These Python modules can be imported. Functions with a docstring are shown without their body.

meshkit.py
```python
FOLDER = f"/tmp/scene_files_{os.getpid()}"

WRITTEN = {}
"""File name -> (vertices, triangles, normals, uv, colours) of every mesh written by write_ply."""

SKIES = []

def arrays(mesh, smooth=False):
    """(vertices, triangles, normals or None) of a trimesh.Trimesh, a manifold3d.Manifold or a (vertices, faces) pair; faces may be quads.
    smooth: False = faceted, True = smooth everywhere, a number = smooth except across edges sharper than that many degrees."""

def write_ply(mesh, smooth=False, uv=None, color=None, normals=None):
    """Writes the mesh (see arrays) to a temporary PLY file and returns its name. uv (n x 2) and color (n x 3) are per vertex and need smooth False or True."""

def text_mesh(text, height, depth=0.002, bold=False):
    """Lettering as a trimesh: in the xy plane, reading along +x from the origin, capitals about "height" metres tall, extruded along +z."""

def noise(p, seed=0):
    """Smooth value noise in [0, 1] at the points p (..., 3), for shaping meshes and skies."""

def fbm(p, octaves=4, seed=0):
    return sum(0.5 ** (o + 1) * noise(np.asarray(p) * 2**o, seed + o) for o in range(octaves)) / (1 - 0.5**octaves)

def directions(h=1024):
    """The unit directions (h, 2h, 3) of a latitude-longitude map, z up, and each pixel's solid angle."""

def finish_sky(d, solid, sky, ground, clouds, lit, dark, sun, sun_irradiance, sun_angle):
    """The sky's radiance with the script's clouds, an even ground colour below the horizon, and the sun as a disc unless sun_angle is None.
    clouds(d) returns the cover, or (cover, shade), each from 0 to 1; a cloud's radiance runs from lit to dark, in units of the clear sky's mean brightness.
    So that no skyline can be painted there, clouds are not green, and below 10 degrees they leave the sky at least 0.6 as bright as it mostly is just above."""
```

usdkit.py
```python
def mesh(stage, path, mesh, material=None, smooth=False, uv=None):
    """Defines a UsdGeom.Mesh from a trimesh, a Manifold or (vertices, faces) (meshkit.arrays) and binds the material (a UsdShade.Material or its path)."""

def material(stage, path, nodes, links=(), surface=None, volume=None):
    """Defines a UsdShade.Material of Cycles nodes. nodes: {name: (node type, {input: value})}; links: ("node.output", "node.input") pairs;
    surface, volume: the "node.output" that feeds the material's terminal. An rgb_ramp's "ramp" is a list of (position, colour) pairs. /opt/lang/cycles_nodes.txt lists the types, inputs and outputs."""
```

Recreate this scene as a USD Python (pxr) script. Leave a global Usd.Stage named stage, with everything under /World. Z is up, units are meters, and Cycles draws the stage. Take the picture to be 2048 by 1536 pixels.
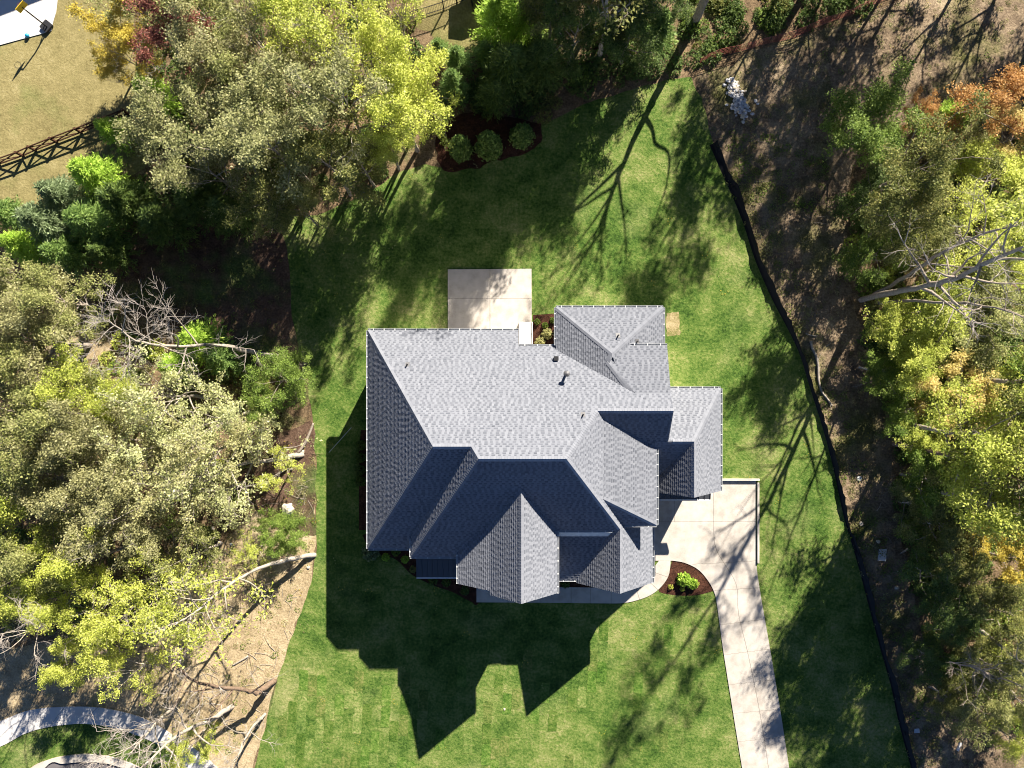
import math, random, numpy as np, trimesh, shapely, manifold3d
from shapely.geometry import Polygon, LineString, Point, box as sbox
from shapely.ops import unary_union
import usdkit
from pxr import Usd, UsdGeom, UsdLux, UsdShade, Gf, Sdf, Vt

stage = Usd.Stage.CreateInMemory()
UsdGeom.SetStageUpAxis(stage, 'Z')
UsdGeom.Xform.Define(stage, '/World')
UsdGeom.Scope.Define(stage, '/World/Looks')

# ---------------------------------------------------------------- camera, sky, sun, exposure
CAM_H, FPX = 49.0, 1469.0            # height of the drone; focal length in pixels of a 2048 wide picture
cam = UsdGeom.Camera.Define(stage, '/World/drone_camera')
cam.CreateHorizontalApertureAttr(36.0); cam.CreateFocalLengthAttr(36.0 * FPX / 2048)
cam.CreateClippingRangeAttr((0.1, 2000.0)); cam.AddTranslateOp().Set((0, 0, CAM_H))
cam.CreateExposureAttr(1.62)
SUN_EL, SUN_XY = math.radians(31.0), (0.458, 0.889)
sun_dir = np.array([SUN_XY[0] * math.cos(SUN_EL), SUN_XY[1] * math.cos(SUN_EL), math.sin(SUN_EL)])
sun_dir /= np.linalg.norm(sun_dir)
usdkit.material(stage, '/World/Looks/sky_look', {
    'sky': ('sky_texture', {'sky_type': 'single_scattering', 'sun_disc': False, 'sun_elevation': SUN_EL,
                            'sun_rotation': math.atan2(*SUN_XY), 'altitude': 200.0, 'air_density': 0.42, 'aerosol_density': 0.15, 'ozone_density': 4.5}),
    'bg': ('background_shader', {'strength': 0.05})}, [('sky.color', 'bg.color')], surface='bg.background')
dome = UsdLux.DomeLight.Define(stage, '/World/sky')
UsdShade.MaterialBindingAPI.Apply(dome.GetPrim()).Bind(UsdShade.Material.Get(stage, '/World/Looks/sky_look'))
for k, v in (('label', 'clear blue autumn sky'), ('category', 'sky'), ('kind', 'structure')): dome.GetPrim().SetCustomDataByKey(k, v)
sun = UsdLux.DistantLight.Define(stage, '/World/sun')
sun.CreateIntensityAttr(1.25); sun.CreateAngleAttr(0.53); sun.CreateColorAttr(Gf.Vec3f(1.0, 0.915, 0.79)); sun.CreateNormalizeAttr(True)
zx = np.cross([0, 0, 1.0], sun_dir); zx /= np.linalg.norm(zx); zy = np.cross(sun_dir, zx)
sun.AddTransformOp().Set(Gf.Matrix4d(*zx, 0, *zy, 0, *sun_dir, 0, 0, 0, 0, 1))

# ---------------------------------------------------------------- helpers
used = {}
def path_for(name, parent=None):
    base = (str(parent.GetPath()) if parent is not None else '/World') + '/' + name
    n = used.get(base, 0); used[base] = n + 1
    return base if n == 0 else f'{base}_{n:03d}'
def tag(prim, label=None, cat=None, group=None, kind=None):
    for k, v in (('label', label), ('category', cat), ('group', group), ('kind', kind)):
        if v: prim.SetCustomDataByKey(k, v)
    return prim
def thing(name, label=None, cat=None, loc=(0, 0, 0), rot=(0, 0, 0), scale=(1, 1, 1), group=None, kind=None, ref=None):
    x = UsdGeom.Xform.Define(stage, path_for(name))
    p = x.GetPrim()
    if ref is not None:
        p.GetReferences().AddInternalReference(ref.GetPath()); p.SetInstanceable(True)
    for op, v, add in (('translate', loc, x.AddTranslateOp), ('rotateXYZ', rot, x.AddRotateXYZOp), ('scale', scale, x.AddScaleOp)):
        a = p.GetAttribute('xformOp:' + op)
        if not a or ref is None: a = add()
        a.Set(Gf.Vec3f(*map(float, v)) if op != 'translate' else Gf.Vec3d(*map(float, v)))
    return tag(p, label, cat, group, kind)
def group_part(name, parent, kind=None, label=None):
    return tag(UsdGeom.Xform.Define(stage, path_for(name, parent)).GetPrim(), label, None, None, kind)
def obj(name, mesh, mat, parent=None, smooth=False, label=None, cat=None, group=None, kind=None, tone=None):
    m = usdkit.mesh(stage, path_for(name, parent), mesh, '/World/Looks/' + mat, smooth=smooth)
    if tone is not None:
        UsdGeom.PrimvarsAPI(m).CreatePrimvar('tone', Sdf.ValueTypeNames.FloatArray, 'vertex').Set(Vt.FloatArray.FromNumpy(np.asarray(tone, np.float32)))
    return tag(m.GetPrim(), label, cat, group, kind)
def at(px, py, z=0.0):
    s = (CAM_H - z) / FPX
    return np.array([(px - 1024) * s, (768 - py) * s, z])
def pl(pts, z=0.0): return [tuple(at(x, y, z)[:2]) for x, y in pts]
class MB:                                                         # collects simple shapes into one mesh
    def __init__(s): s.v, s.f, s.n, s.t = [], [], 0, []
    def add(s, v, f, tone=None):
        v = np.asarray(v, float); f = np.asarray(f, int)
        if f.shape[1] == 4: f = np.vstack([f[:, [0, 1, 2]], f[:, [0, 2, 3]]])
        s.v.append(v); s.f.append(f + s.n); s.n += len(v)
        s.t.append(np.broadcast_to(0.5 if tone is None else tone, (len(v),))); return s
    def box(s, c, size, rz=0.0, tone=None):
        d = np.array([[x, y, z] for x in (-.5, .5) for y in (-.5, .5) for z in (-.5, .5)]) * size
        if rz: d = d @ np.array([[math.cos(rz), math.sin(rz), 0], [-math.sin(rz), math.cos(rz), 0], [0, 0, 1]])
        return s.add(d + c, [[0, 1, 3, 2], [4, 6, 7, 5], [0, 4, 5, 1], [2, 3, 7, 6], [0, 2, 6, 4], [1, 5, 7, 3]], tone)
    def beam(s, a, b, w, h):                                      # a box from a to b, w across and h tall
        a, b = np.asarray(a, float), np.asarray(b, float); d = b - a; L = np.linalg.norm(d); d /= L
        side = np.cross(d, [0, 0, 1.0]) if abs(d[2]) < .99 else np.array([1.0, 0, 0]); side /= np.linalg.norm(side); up = np.cross(side, d)
        v = [a + d * L * t + side * w * (i - .5) + up * h * (k - .5) for t in (0, 1) for i in (0, 1) for k in (0, 1)]
        return s.add(v, [[0, 1, 3, 2], [4, 6, 7, 5], [0, 4, 5, 1], [2, 3, 7, 6], [0, 2, 6, 4], [1, 5, 7, 3]])
    def tube(s, pts, rad, sides=6, cap=True):
        p = np.asarray(pts, float); n = len(p); r = np.broadcast_to(np.asarray(rad, float), (n,))
        t = np.gradient(p, axis=0); t /= np.linalg.norm(t, axis=1, keepdims=True) + 1e-12
        ref = np.array([0, 0, 1.0]) if abs(t[:, 2]).mean() < .8 else np.array([1.0, 0, 0])
        a = np.cross(t, ref); a /= np.linalg.norm(a, axis=1, keepdims=True) + 1e-12; b = np.cross(t, a)
        an = np.arange(sides) * 2 * math.pi / sides
        v = (p[:, None] + r[:, None, None] * (np.cos(an)[None, :, None] * a[:, None] + np.sin(an)[None, :, None] * b[:, None])).reshape(-1, 3)
        i, j = np.meshgrid(np.arange(n - 1), np.arange(sides), indexing='ij')
        q = np.stack([i * sides + j, i * sides + (j + 1) % sides, (i + 1) * sides + (j + 1) % sides, (i + 1) * sides + j], -1).reshape(-1, 4)
        f = np.vstack([q[:, [0, 2, 1]], q[:, [0, 3, 2]]])
        if cap:
            k = np.arange(1, sides - 1)
            f = np.vstack([f, np.stack([0 * k, k, k + 1], -1), np.stack([0 * k, k + 1, k], -1) + (n - 1) * sides])
        return s.add(v, f)
    def mesh(s): return np.vstack(s.v), np.vstack(s.f)
    def tone(s): return np.concatenate(s.t)
def slab(poly, z0, z1):
    ps = [poly] if poly.geom_type == 'Polygon' else list(poly.geoms)
    out = []
    for p in ps:
        m = trimesh.creation.extrude_polygon(p, z1 - z0); m.apply_translation([0, 0, z0]); out.append(m)
    return trimesh.util.concatenate(out)
def wobble(pts, amp, step, seed, closed=True):                    # an outline with an uneven edge
    rng = np.random.default_rng(seed); g = Polygon(pts) if closed else LineString(pts)
    ring = g.exterior if closed else g
    n = max(8, int(ring.length / step)); out = []
    k = rng.normal(0, 1, n); k = (k + np.roll(k, 1) * .6) * amp
    for i in range(n):
        a = ring.interpolate(i / n, normalized=True); b = ring.interpolate(((i + .3) / n) % 1, normalized=True)
        dx, dy = b.x - a.x, b.y - a.y; L = math.hypot(dx, dy) + 1e-9
        out.append((a.x - dy / L * k[i], a.y + dx / L * k[i]))
    return Polygon(out).buffer(0)
def smoothline(pts, n=8):
    p = np.asarray(pts, float); q = []
    for i in range(len(p) - 1):
        p0, p1, p2, p3 = p[max(i - 1, 0)], p[i], p[i + 1], p[min(i + 2, len(p) - 1)]
        for t in np.linspace(0, 1, n, endpoint=False):
            q.append(.5 * (2 * p1 + (p2 - p0) * t + (2 * p0 - 5 * p1 + 4 * p2 - p3) * t * t + (3 * p1 - p0 - 3 * p2 + p3) * t ** 3))
    return np.array(q + [p[-1]])

# ---------------------------------------------------------------- materials
def L(name): return '/World/Looks/' + name
def plain(name, col, rough=.7, spec=.3, metallic=0.0, var=.12, scale=6.0, bump=0.0):
    a = [c * (1 - var) for c in col]; b = [min(1, c * (1 + var)) for c in col]
    nodes = {'g': ('geometry', {}), 'n': ('noise_texture', {'scale': scale, 'detail': 5.0, 'roughness': .65}), 'r': ('rgb_ramp', {'ramp': [(.3, a), (.7, b)]}),
             'p': ('principled_bsdf', {'roughness': rough, 'specular_ior_level': spec, 'metallic': metallic})}
    links = [('g.position', 'n.vector'), ('n.fac', 'r.fac'), ('r.color', 'p.base_color')]
    if bump:
        nodes['b'] = ('bump', {'strength': 1.0, 'distance': bump}); links += [('n.fac', 'b.height'), ('b.normal', 'p.normal')]
    usdkit.material(stage, L(name), nodes, links, surface='p.BSDF')
def ground_look(name, ramp, big=.12, mid=1.1, fine=7.0, w=(.45, .3, .45), bump=.06, patches=None, brick=None, rough=.95):
    """Three scales of noise (plus, for turf, the tone of each sod) pick a colour from the ramp; a second ramp of patches may be mixed in."""
    nodes = {'g': ('geometry', {}),
             'a': ('noise_texture', {'scale': big, 'detail': 3.0, 'roughness': .6}), 'b': ('noise_texture', {'scale': mid, 'detail': 4.0, 'roughness': .6}),
             'c': ('noise_texture', {'scale': fine, 'detail': 6.0, 'roughness': .75}),
             'ma': ('math', {'math_type': 'multiply_add', 'value2': w[0] * 2, 'value3': .5 - w[0] - w[1] - w[2]}), 'mb': ('math', {'math_type': 'multiply_add', 'value2': w[1] * 2}),
             'mc': ('math', {'math_type': 'multiply_add', 'value2': w[2] * 2}),
             'r': ('rgb_ramp', {'ramp': ramp}), 'p': ('principled_bsdf', {'roughness': rough, 'specular_ior_level': .1}),
             'bp': ('bump', {'strength': .9, 'distance': bump})}
    links = [('g.position', 'a.vector'), ('g.position', 'b.vector'), ('g.position', 'c.vector'), ('a.fac', 'ma.value1'), ('b.fac', 'mb.value1'), ('ma.value', 'mb.value3'),
             ('c.fac', 'mc.value1'), ('mb.value', 'mc.value3'), ('mc.value', 'r.fac'), ('c.fac', 'bp.height'), ('bp.normal', 'p.normal')]
    last = 'mc.value'
    if brick:
        ang, bw, rh, amt = brick
        nodes |= {'mp': ('mapping', {'rotation': (0, 0, ang)}), 'bk': ('brick_texture', {'color1': (0, 0, 0), 'color2': (1, 1, 1), 'mortar': (.35, .35, .35), 'scale': 1.0, 'brick_width': bw, 'row_height': rh, 'mortar_size': .012, 'mortar_smooth': .4}),
                  'mk': ('math', {'math_type': 'multiply_add', 'value2': amt}), 'mo': ('math', {'math_type': 'subtract', 'value2': amt / 2})}
        links = [l for l in links if l != ('mc.value', 'r.fac')] + [('g.position', 'mp.vector'), ('mp.vector', 'bk.vector'), ('bk.color', 'mk.value1'), ('mc.value', 'mk.value3'), ('mk.value', 'mo.value1'), ('mo.value', 'r.fac')]
    col = 'r.color'
    if patches:
        pscale, lo, hi, pr = patches
        nodes |= {'pn': ('noise_texture', {'scale': pscale, 'detail': 5.0, 'roughness': .62, 'w': 3.0, 'dimensions': '4D'}), 'pm': ('map_range', {'from_min': lo, 'from_max': hi, 'clamp': True}),
                  'pr': ('rgb_ramp', {'ramp': pr}), 'mx': ('mix_color', {})}
        links += [('g.position', 'pn.vector'), ('pn.fac', 'pm.value'), ('pm.result', 'mx.fac'), (last, 'pr.fac'), (col, 'mx.a'), ('pr.color', 'mx.b')]
        col = 'mx.result'
    usdkit.material(stage, L(name), nodes, links + [(col, 'p.base_color')], surface='p.BSDF')
TURF = [(.20, (.022, .050, .009)), (.37, (.055, .110, .019)), (.51, (.102, .160, .033)), (.65, (.165, .207, .058)), (.85, (.28, .275, .115))]
def mulc(r, k, shift=(1, 1, 1)): return [(p, tuple(min(1, c * k * s) for c, s in zip(col, shift))) for p, col in r]
STRAW = [(.25, (.20, .15, .085)), (.45, (.34, .265, .16)), (.6, (.45, .36, .225)), (.8, (.58, .48, .32))]
DIRT = [(.25, (.072, .054, .035)), (.45, (.17, .126, .084)), (.62, (.27, .205, .137)), (.82, (.41, .335, .22))]
WEED = [(.25, (.035, .055, .016)), (.5, (.085, .12, .036)), (.75, (.19, .20, .08))]
ground_look('leaf_litter', [(.25, (.06, .042, .024)), (.45, (.14, .098, .058)), (.62, (.24, .17, .10)), (.85, (.38, .29, .18))], mid=2.0, fine=9.0, w=(.3, .35, .6), bump=.08, patches=(.30, .56, .68, WEED))
ground_look('turf', TURF, big=.16, mid=.9, fine=5.5, w=(.42, .34, .60), bump=.07, brick=(.18, 1.5, .55, .09), patches=(.30, .54, .80, [(.3, (.09, .135, .036)), (.5, (.17, .20, .07)), (.75, (.31, .30, .14))]))
for i, (k, sh) in enumerate(((.86, (.92, 1, .85)), (1.0, (.9, 1.03, .85)), (1.08, (1.05, 1.0, 1.1)), (1.18, (1.12, 1.02, 1.2)), (1.0, (1.12, .98, 1.1)))):
    ground_look('sod_%s' % 'abcde'[i], mulc(TURF, k, sh), big=.2, mid=1.3, fine=6.0, w=(.26, .30, .60), bump=.07)
ground_look('dry_sod', [(.25, (.10, .12, .035)), (.42, (.19, .175, .07)), (.58, (.27, .22, .11)), (.8, (.38, .31, .18))], big=.8, mid=2.2, fine=7.0, w=(.5, .5, .6))
ground_look('dry_lawn', [(.2, (.13, .105, .042)), (.42, (.205, .175, .075)), (.6, (.265, .225, .10)), (.85, (.36, .31, .16))], big=.2, mid=1.4, fine=6.0, w=(.35, .3, .55), patches=(.22, .54, .72, [(.3, (.10, .12, .035)), (.7, (.19, .20, .07))]))
ground_look('straw_ground', STRAW, big=.25, mid=1.5, fine=8.0, w=(.3, .3, .6), patches=(.35, .58, .72, [(.3, (.12, .13, .045)), (.7, (.30, .28, .11))]))
ground_look('track_dirt', DIRT, big=.2, mid=1.2, fine=7.0, w=(.35, .35, .6), patches=(.28, .50, .64, [(.25, (.05, .055, .02)), (.5, (.13, .125, .05)), (.75, (.26, .22, .105))]))
ground_look('bare_dirt', [(.25, (.045, .027, .019)), (.5, (.105, .066, .047)), (.75, (.19, .125, .09))], mid=1.5, fine=8.0, w=(.3, .35, .55), patches=(.25, .50, .64, WEED))
ground_look('bark_mulch', [(.25, (.017, .008, .0055)), (.45, (.045, .020, .013)), (.62, (.085, .037, .024)), (.85, (.15, .072, .046))], big=.5, mid=3.0, fine=14.0, w=(.2, .3, .7), bump=.05)
ground_look('concrete', [(.2, (.37, .335, .295)), (.5, (.45, .415, .37)), (.8, (.51, .472, .43))], big=.45, mid=1.8, fine=11.0, w=(.6, .45, .35), bump=.004)
ground_look('pale_concrete', [(.2, (.55, .535, .51)), (.5, (.62, .60, .58)), (.8, (.68, .66, .64))], big=.3, mid=1.2, fine=9.0, w=(.5, .25, .25), bump=.004)
ground_look('asphalt', [(.3, (.10, .095, .10)), (.7, (.16, .15, .155))], big=.4, mid=2.0, fine=20.0, bump=.01)
plain('joint_dark', (.16, .145, .125), .95, .1)
plain('smooth_white', (.80, .80, .78), .6, .3, var=.03)
plain('trim_white', (.72, .73, .74), .5, .4, var=.04)
plain('gutter_white', (.50, .515, .53), .35, .5, var=.05)
plain('roof_deck', (.17, .165, .165), .9, .15)
plain('painted_brick', (.62, .60, .57), .8, .2, var=.08, scale=3.0)
plain('metal_roof', (.085, .09, .10), .4, .5, metallic=.3, var=.06)
plain('vent_lead', (.11, .11, .115), .5, .4); plain('vent_black', (.022, .023, .026), .6, .3)
plain('dark_fabric', (.010, .011, .014), .85, .15, var=.25, scale=3.0)
plain('stake_wood', (.32, .23, .13), .8, .2, var=.2); plain('fence_wood', (.065, .030, .017), .75, .25, var=.3, scale=5.0)
plain('black_iron', (.012, .012, .013), .5, .4); plain('orange_net', (.24, .075, .05), .6, .3, var=.25)
plain('bark_grey', (.26, .22, .18), .9, .15, var=.35, scale=7.0, bump=.02); plain('bark_pale', (.33, .29, .24), .9, .15, var=.3, scale=9.0, bump=.015)
plain('bark_brown', (.17, .12, .085), .9, .15, var=.35, scale=8.0, bump=.02); plain('bark_dark', (.055, .042, .034), .9, .1, var=.3, scale=8.0)
plain('twig_pale', (.31, .275, .24), .9, .1, var=.25); plain('rock_grey', (.50, .50, .52), .9, .2, var=.3, scale=12.0, bump=.01); plain('rock_tan', (.50, .44, .35), .9, .2, var=.2, scale=6.0, bump=.02)
plain('paper_white', (.62, .62, .60), .7, .2, var=.05); plain('plastic_white', (.62, .64, .66), .4, .4, var=.03); plain('ball_blue', (.02, .30, .50), .4, .4, var=.03)
plain('yellow_plastic', (.62, .42, .03), .5, .4, var=.05); plain('glass_dark', (.02, .025, .03), .08, .6, var=.02); plain('door_wood', (.12, .06, .03), .5, .4)
plain('shed_brown', (.035, .026, .020), .85, .1)
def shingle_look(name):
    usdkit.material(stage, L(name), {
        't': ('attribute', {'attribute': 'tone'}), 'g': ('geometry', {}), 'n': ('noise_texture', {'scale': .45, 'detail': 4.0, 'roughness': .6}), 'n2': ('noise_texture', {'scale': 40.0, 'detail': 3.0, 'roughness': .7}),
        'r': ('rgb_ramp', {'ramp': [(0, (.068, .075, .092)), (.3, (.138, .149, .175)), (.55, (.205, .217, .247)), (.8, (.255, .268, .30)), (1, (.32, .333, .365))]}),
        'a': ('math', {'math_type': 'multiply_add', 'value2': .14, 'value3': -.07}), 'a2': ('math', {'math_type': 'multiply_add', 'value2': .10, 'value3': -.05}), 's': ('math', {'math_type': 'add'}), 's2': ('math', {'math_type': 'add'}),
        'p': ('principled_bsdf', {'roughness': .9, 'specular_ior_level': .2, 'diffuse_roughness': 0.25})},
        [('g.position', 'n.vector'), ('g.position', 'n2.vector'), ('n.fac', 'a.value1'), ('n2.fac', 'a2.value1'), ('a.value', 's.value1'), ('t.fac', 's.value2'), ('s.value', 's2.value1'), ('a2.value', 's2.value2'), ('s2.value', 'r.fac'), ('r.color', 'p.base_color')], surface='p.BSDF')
shingle_look('shingle')
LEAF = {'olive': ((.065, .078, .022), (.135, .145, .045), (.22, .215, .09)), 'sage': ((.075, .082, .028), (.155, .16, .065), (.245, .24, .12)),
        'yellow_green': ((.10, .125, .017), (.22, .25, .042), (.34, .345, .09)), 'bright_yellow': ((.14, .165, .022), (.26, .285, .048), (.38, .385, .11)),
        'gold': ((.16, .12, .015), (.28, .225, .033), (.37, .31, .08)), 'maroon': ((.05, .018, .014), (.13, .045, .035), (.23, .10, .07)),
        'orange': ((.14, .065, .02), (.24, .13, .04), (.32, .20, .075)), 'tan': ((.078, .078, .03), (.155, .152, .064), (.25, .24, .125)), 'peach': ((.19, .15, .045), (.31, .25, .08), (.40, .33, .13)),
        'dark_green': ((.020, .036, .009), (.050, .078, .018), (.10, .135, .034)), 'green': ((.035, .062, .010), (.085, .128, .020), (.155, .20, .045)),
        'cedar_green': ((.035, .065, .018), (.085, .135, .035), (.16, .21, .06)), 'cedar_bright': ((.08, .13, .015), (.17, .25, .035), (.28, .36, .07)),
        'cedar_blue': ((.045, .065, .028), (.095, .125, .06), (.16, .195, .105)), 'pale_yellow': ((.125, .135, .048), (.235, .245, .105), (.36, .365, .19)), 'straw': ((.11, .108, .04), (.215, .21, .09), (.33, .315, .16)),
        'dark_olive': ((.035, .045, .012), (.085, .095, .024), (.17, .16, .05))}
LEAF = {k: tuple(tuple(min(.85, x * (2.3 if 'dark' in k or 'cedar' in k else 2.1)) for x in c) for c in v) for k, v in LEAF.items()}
for nm, (c0, c1, c2) in LEAF.items():
    usdkit.material(stage, L('leaf_' + nm), {
        't': ('attribute', {'attribute': 'tone'}), 'r': ('rgb_ramp', {'ramp': [(0, c0), (.5, c1), (1, c2)]}), 'p': ('principled_bsdf', {'roughness': .55, 'specular_ior_level': .25}),
        'tr': ('translucent_bsdf', {}), 'm': ('mix_closure', {'fac': .36})},
        [('t.fac', 'r.fac'), ('r.color', 'p.base_color'), ('r.color', 'tr.color'), ('p.BSDF', 'm.closure1'), ('tr.BSDF', 'm.closure2')], surface='m.closure')
#%%GROUND

# ---------------------------------------------------------------- the ground
def sheet(name, poly, z, mat, label, cat):
    obj(name, slab(poly, z - .05 if z > 0 else -1.0, z), mat, None, label=label, cat=cat, kind='structure')
obj('ground', slab(sbox(-300, -300, 300, 300), -1.0, 0.0), 'leaf_litter', label='brown leaf litter and weedy soil under the woods', cat='ground', kind='structure')
LEFT_EDGE = [(560, 425), (577, 520), (585, 640), (600, 700), (622, 790), (627, 850), (631, 930), (634, 1010), (634, 1100), (618, 1180), (585, 1270), (556, 1360), (534, 1440), (512, 1520), (490, 1620)]
FENCE_LINE = [(1425, 288), (1450, 345), (1470, 390), (1492, 445), (1512, 510), (1532, 560), (1552, 605), (1580, 660), (1602, 710), (1622, 775), (1646, 850), (1668, 930), (1690, 1030), (1708, 1090), (1725, 1150), (1742, 1215), (1765, 1300), (1785, 1370), (1800, 1440), (1826, 1536), (1850, 1620)]
TOP_EDGE = [(1415, 240), (1395, 180), (1380, 152), (1300, 168), (1230, 190), (1150, 216), (1085, 250), (1000, 300), (900, 335), (850, 330), (800, 345), (720, 395), (640, 430)]
lawn_poly = wobble(pl(LEFT_EDGE + FENCE_LINE[::-1] + TOP_EDGE), .05, .5, 1)
mulch_back = wobble(list(smoothline(pl([(872, 300), (884, 338), (930, 340), (1000, 322), (1060, 303), (1084, 282), (1082, 258), (1074, 246), (1020, 235), (940, 225), (880, 250), (872, 300)]))), .05, .3, 21)
trail_poly = wobble(pl([(1395, 150), (1500, 108), (1640, 62), (1780, 10), (1900, -60), (2200, -120), (2250, 150), (1960, 190), (1830, 235), (1720, 290), (1690, 400), (1690, 500), (1705, 600), (1740, 700), (1768, 800), (1785, 900), (1790, 1000), (1800, 1100), (1840, 1250), (1880, 1390), (1960, 1450), (2060, 1470), (2250, 1480), (2250, 1650), (1850, 1650)] + FENCE_LINE[::-1][1:]), .12, .8, 2)
sheet('dirt_track', trail_poly, .004, 'track_dirt', 'bare brown dirt track with dry grass between black silt fence and right wood', 'track')
sheet('dirt_patch', wobble(pl([(255, 500), (400, 445), (520, 415), (560, 425), (577, 520), (588, 640), (570, 700), (480, 700), (380, 660), (280, 640), (200, 600)]), .12, .8, 3), .004, 'bare_dirt', 'dark bare soil clearing left of the lawn', 'soil')
sheet('straw_ground', wobble(pl([(540, 1000), (634, 1010), (634, 1100), (618, 1180), (585, 1270), (556, 1360), (534, 1440), (512, 1520), (490, 1650), (-150, 1650), (-150, 1330), (60, 1280), (250, 1300), (380, 1180), (450, 1080)]), .12, .8, 4).difference(lawn_poly.buffer(.001)), .004, 'straw_ground', 'pale straw covered bank between lawn and curved pavement', 'bank')
sheet('soil_edge', wobble(pl([(560, 860), (627, 840), (634, 1000), (634, 1080), (560, 1060), (500, 1010), (470, 960)]), .12, .7, 5).difference(lawn_poly.buffer(.001)), .008, 'bare_dirt', 'reddish bare soil strip along the left lawn edge', 'soil')
sheet('dry_patch', wobble(pl([(100, 665), (190, 650), (230, 690), (200, 720), (130, 730), (95, 700)]), .12, .6, 6), .004, 'straw_ground', 'small dry grass clearing left of the leaning dead tree', 'grass')
sheet('dry_lawn', wobble(pl([(-150, -150), (290, -150), (270, 60), (300, 200), (300, 330), (200, 390), (100, 420), (-150, 470)]), .05, .8, 7), .004, 'dry_lawn', 'pale dry neighbouring lawn in the top left corner', 'lawn')
sheet('meadow', wobble(pl([(830, -150), (1000, -150), (990, 60), (965, 110), (905, 120), (860, 70), (830, 60)]), .08, .6, 8), .004, 'dry_lawn', 'small dry grass clearing beside the black metal fence', 'lawn')
lawn = thing('lawn', 'green turf lawn laid in sods all round the house', 'lawn', kind='structure')
sods = []
rng = np.random.default_rng(11)
ux, uy = np.array([math.cos(-.05), math.sin(-.05)]), np.array([-math.sin(-.05), math.cos(-.05)])
inner = lawn_poly.buffer(-.15)
o = np.array([-18.0, -27.0])
zone = Polygon(pl([(520, 1640), (520, 1470), (570, 1345), (640, 1318), (790, 1330), (960, 1300), (1060, 1290), (1240, 1215), (1330, 1215), (1425, 1230), (1450, 1400), (1480, 1640)])).buffer(-.05)
for i in range(60):
    off = rng.uniform(0, 1.4)
    for j in range(14):
        c = o + ux * (i * .62) + uy * (j * 1.42 + off)
        if rng.random() < np.interp(c[0], [-12, -3, 8], [.30, .62, .86]): continue
        q = Polygon([tuple(c + ux * a + uy * b) for a, b in ((-.30, -.70), (.30, -.70), (.30, .70), (-.30, .70))])
        if zone.contains(q) and inner.contains(q): sods.append(wobble(list(q.exterior.coords)[:-1], .018, .2, len(sods)))
obj('turf', slab(lawn_poly, -.04, .010), 'turf', lawn)
for k, q in enumerate(sods[:290]):
    obj('sod', slab(q, .010, .018 + .01 * rng.random()), 'sod_' + 'abcde'[int(rng.choice(5, p=[.2, .25, .2, .1, .25]))], lawn)
for k, (x, y, w, h) in enumerate(((1346, 648, 26, 46),)):
    obj('sod', slab(wobble(pl([(x - w / 2, y - h / 2), (x + w / 2, y - h / 2), (x + w / 2, y + h / 2), (x - w / 2, y + h / 2)]), .05, .2, 70 + k), .010, .018), 'dry_sod', lawn, label='straw coloured dry sod beside the rear wing')
sheet('mulch_bed', mulch_back, .016, 'bark_mulch', 'dark bark mulch bed holding three round evergreens at the back lawn edge', 'mulch bed')
isl = smoothline(pl([(1344, 1121), (1368, 1125), (1395, 1138), (1415, 1160), (1427, 1182)]), 6)
isl2 = smoothline(pl([(1427, 1182), (1395, 1190), (1360, 1191), (1325, 1186), (1318, 1178), (1334, 1155), (1344, 1121)]), 6)
island = Polygon(np.vstack([isl, isl2[1:-1]])).buffer(0)
sheet('mulch_bed', island, .016, 'bark_mulch', 'reddish mulch island between driveway and curved front walk', 'mulch bed')
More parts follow.
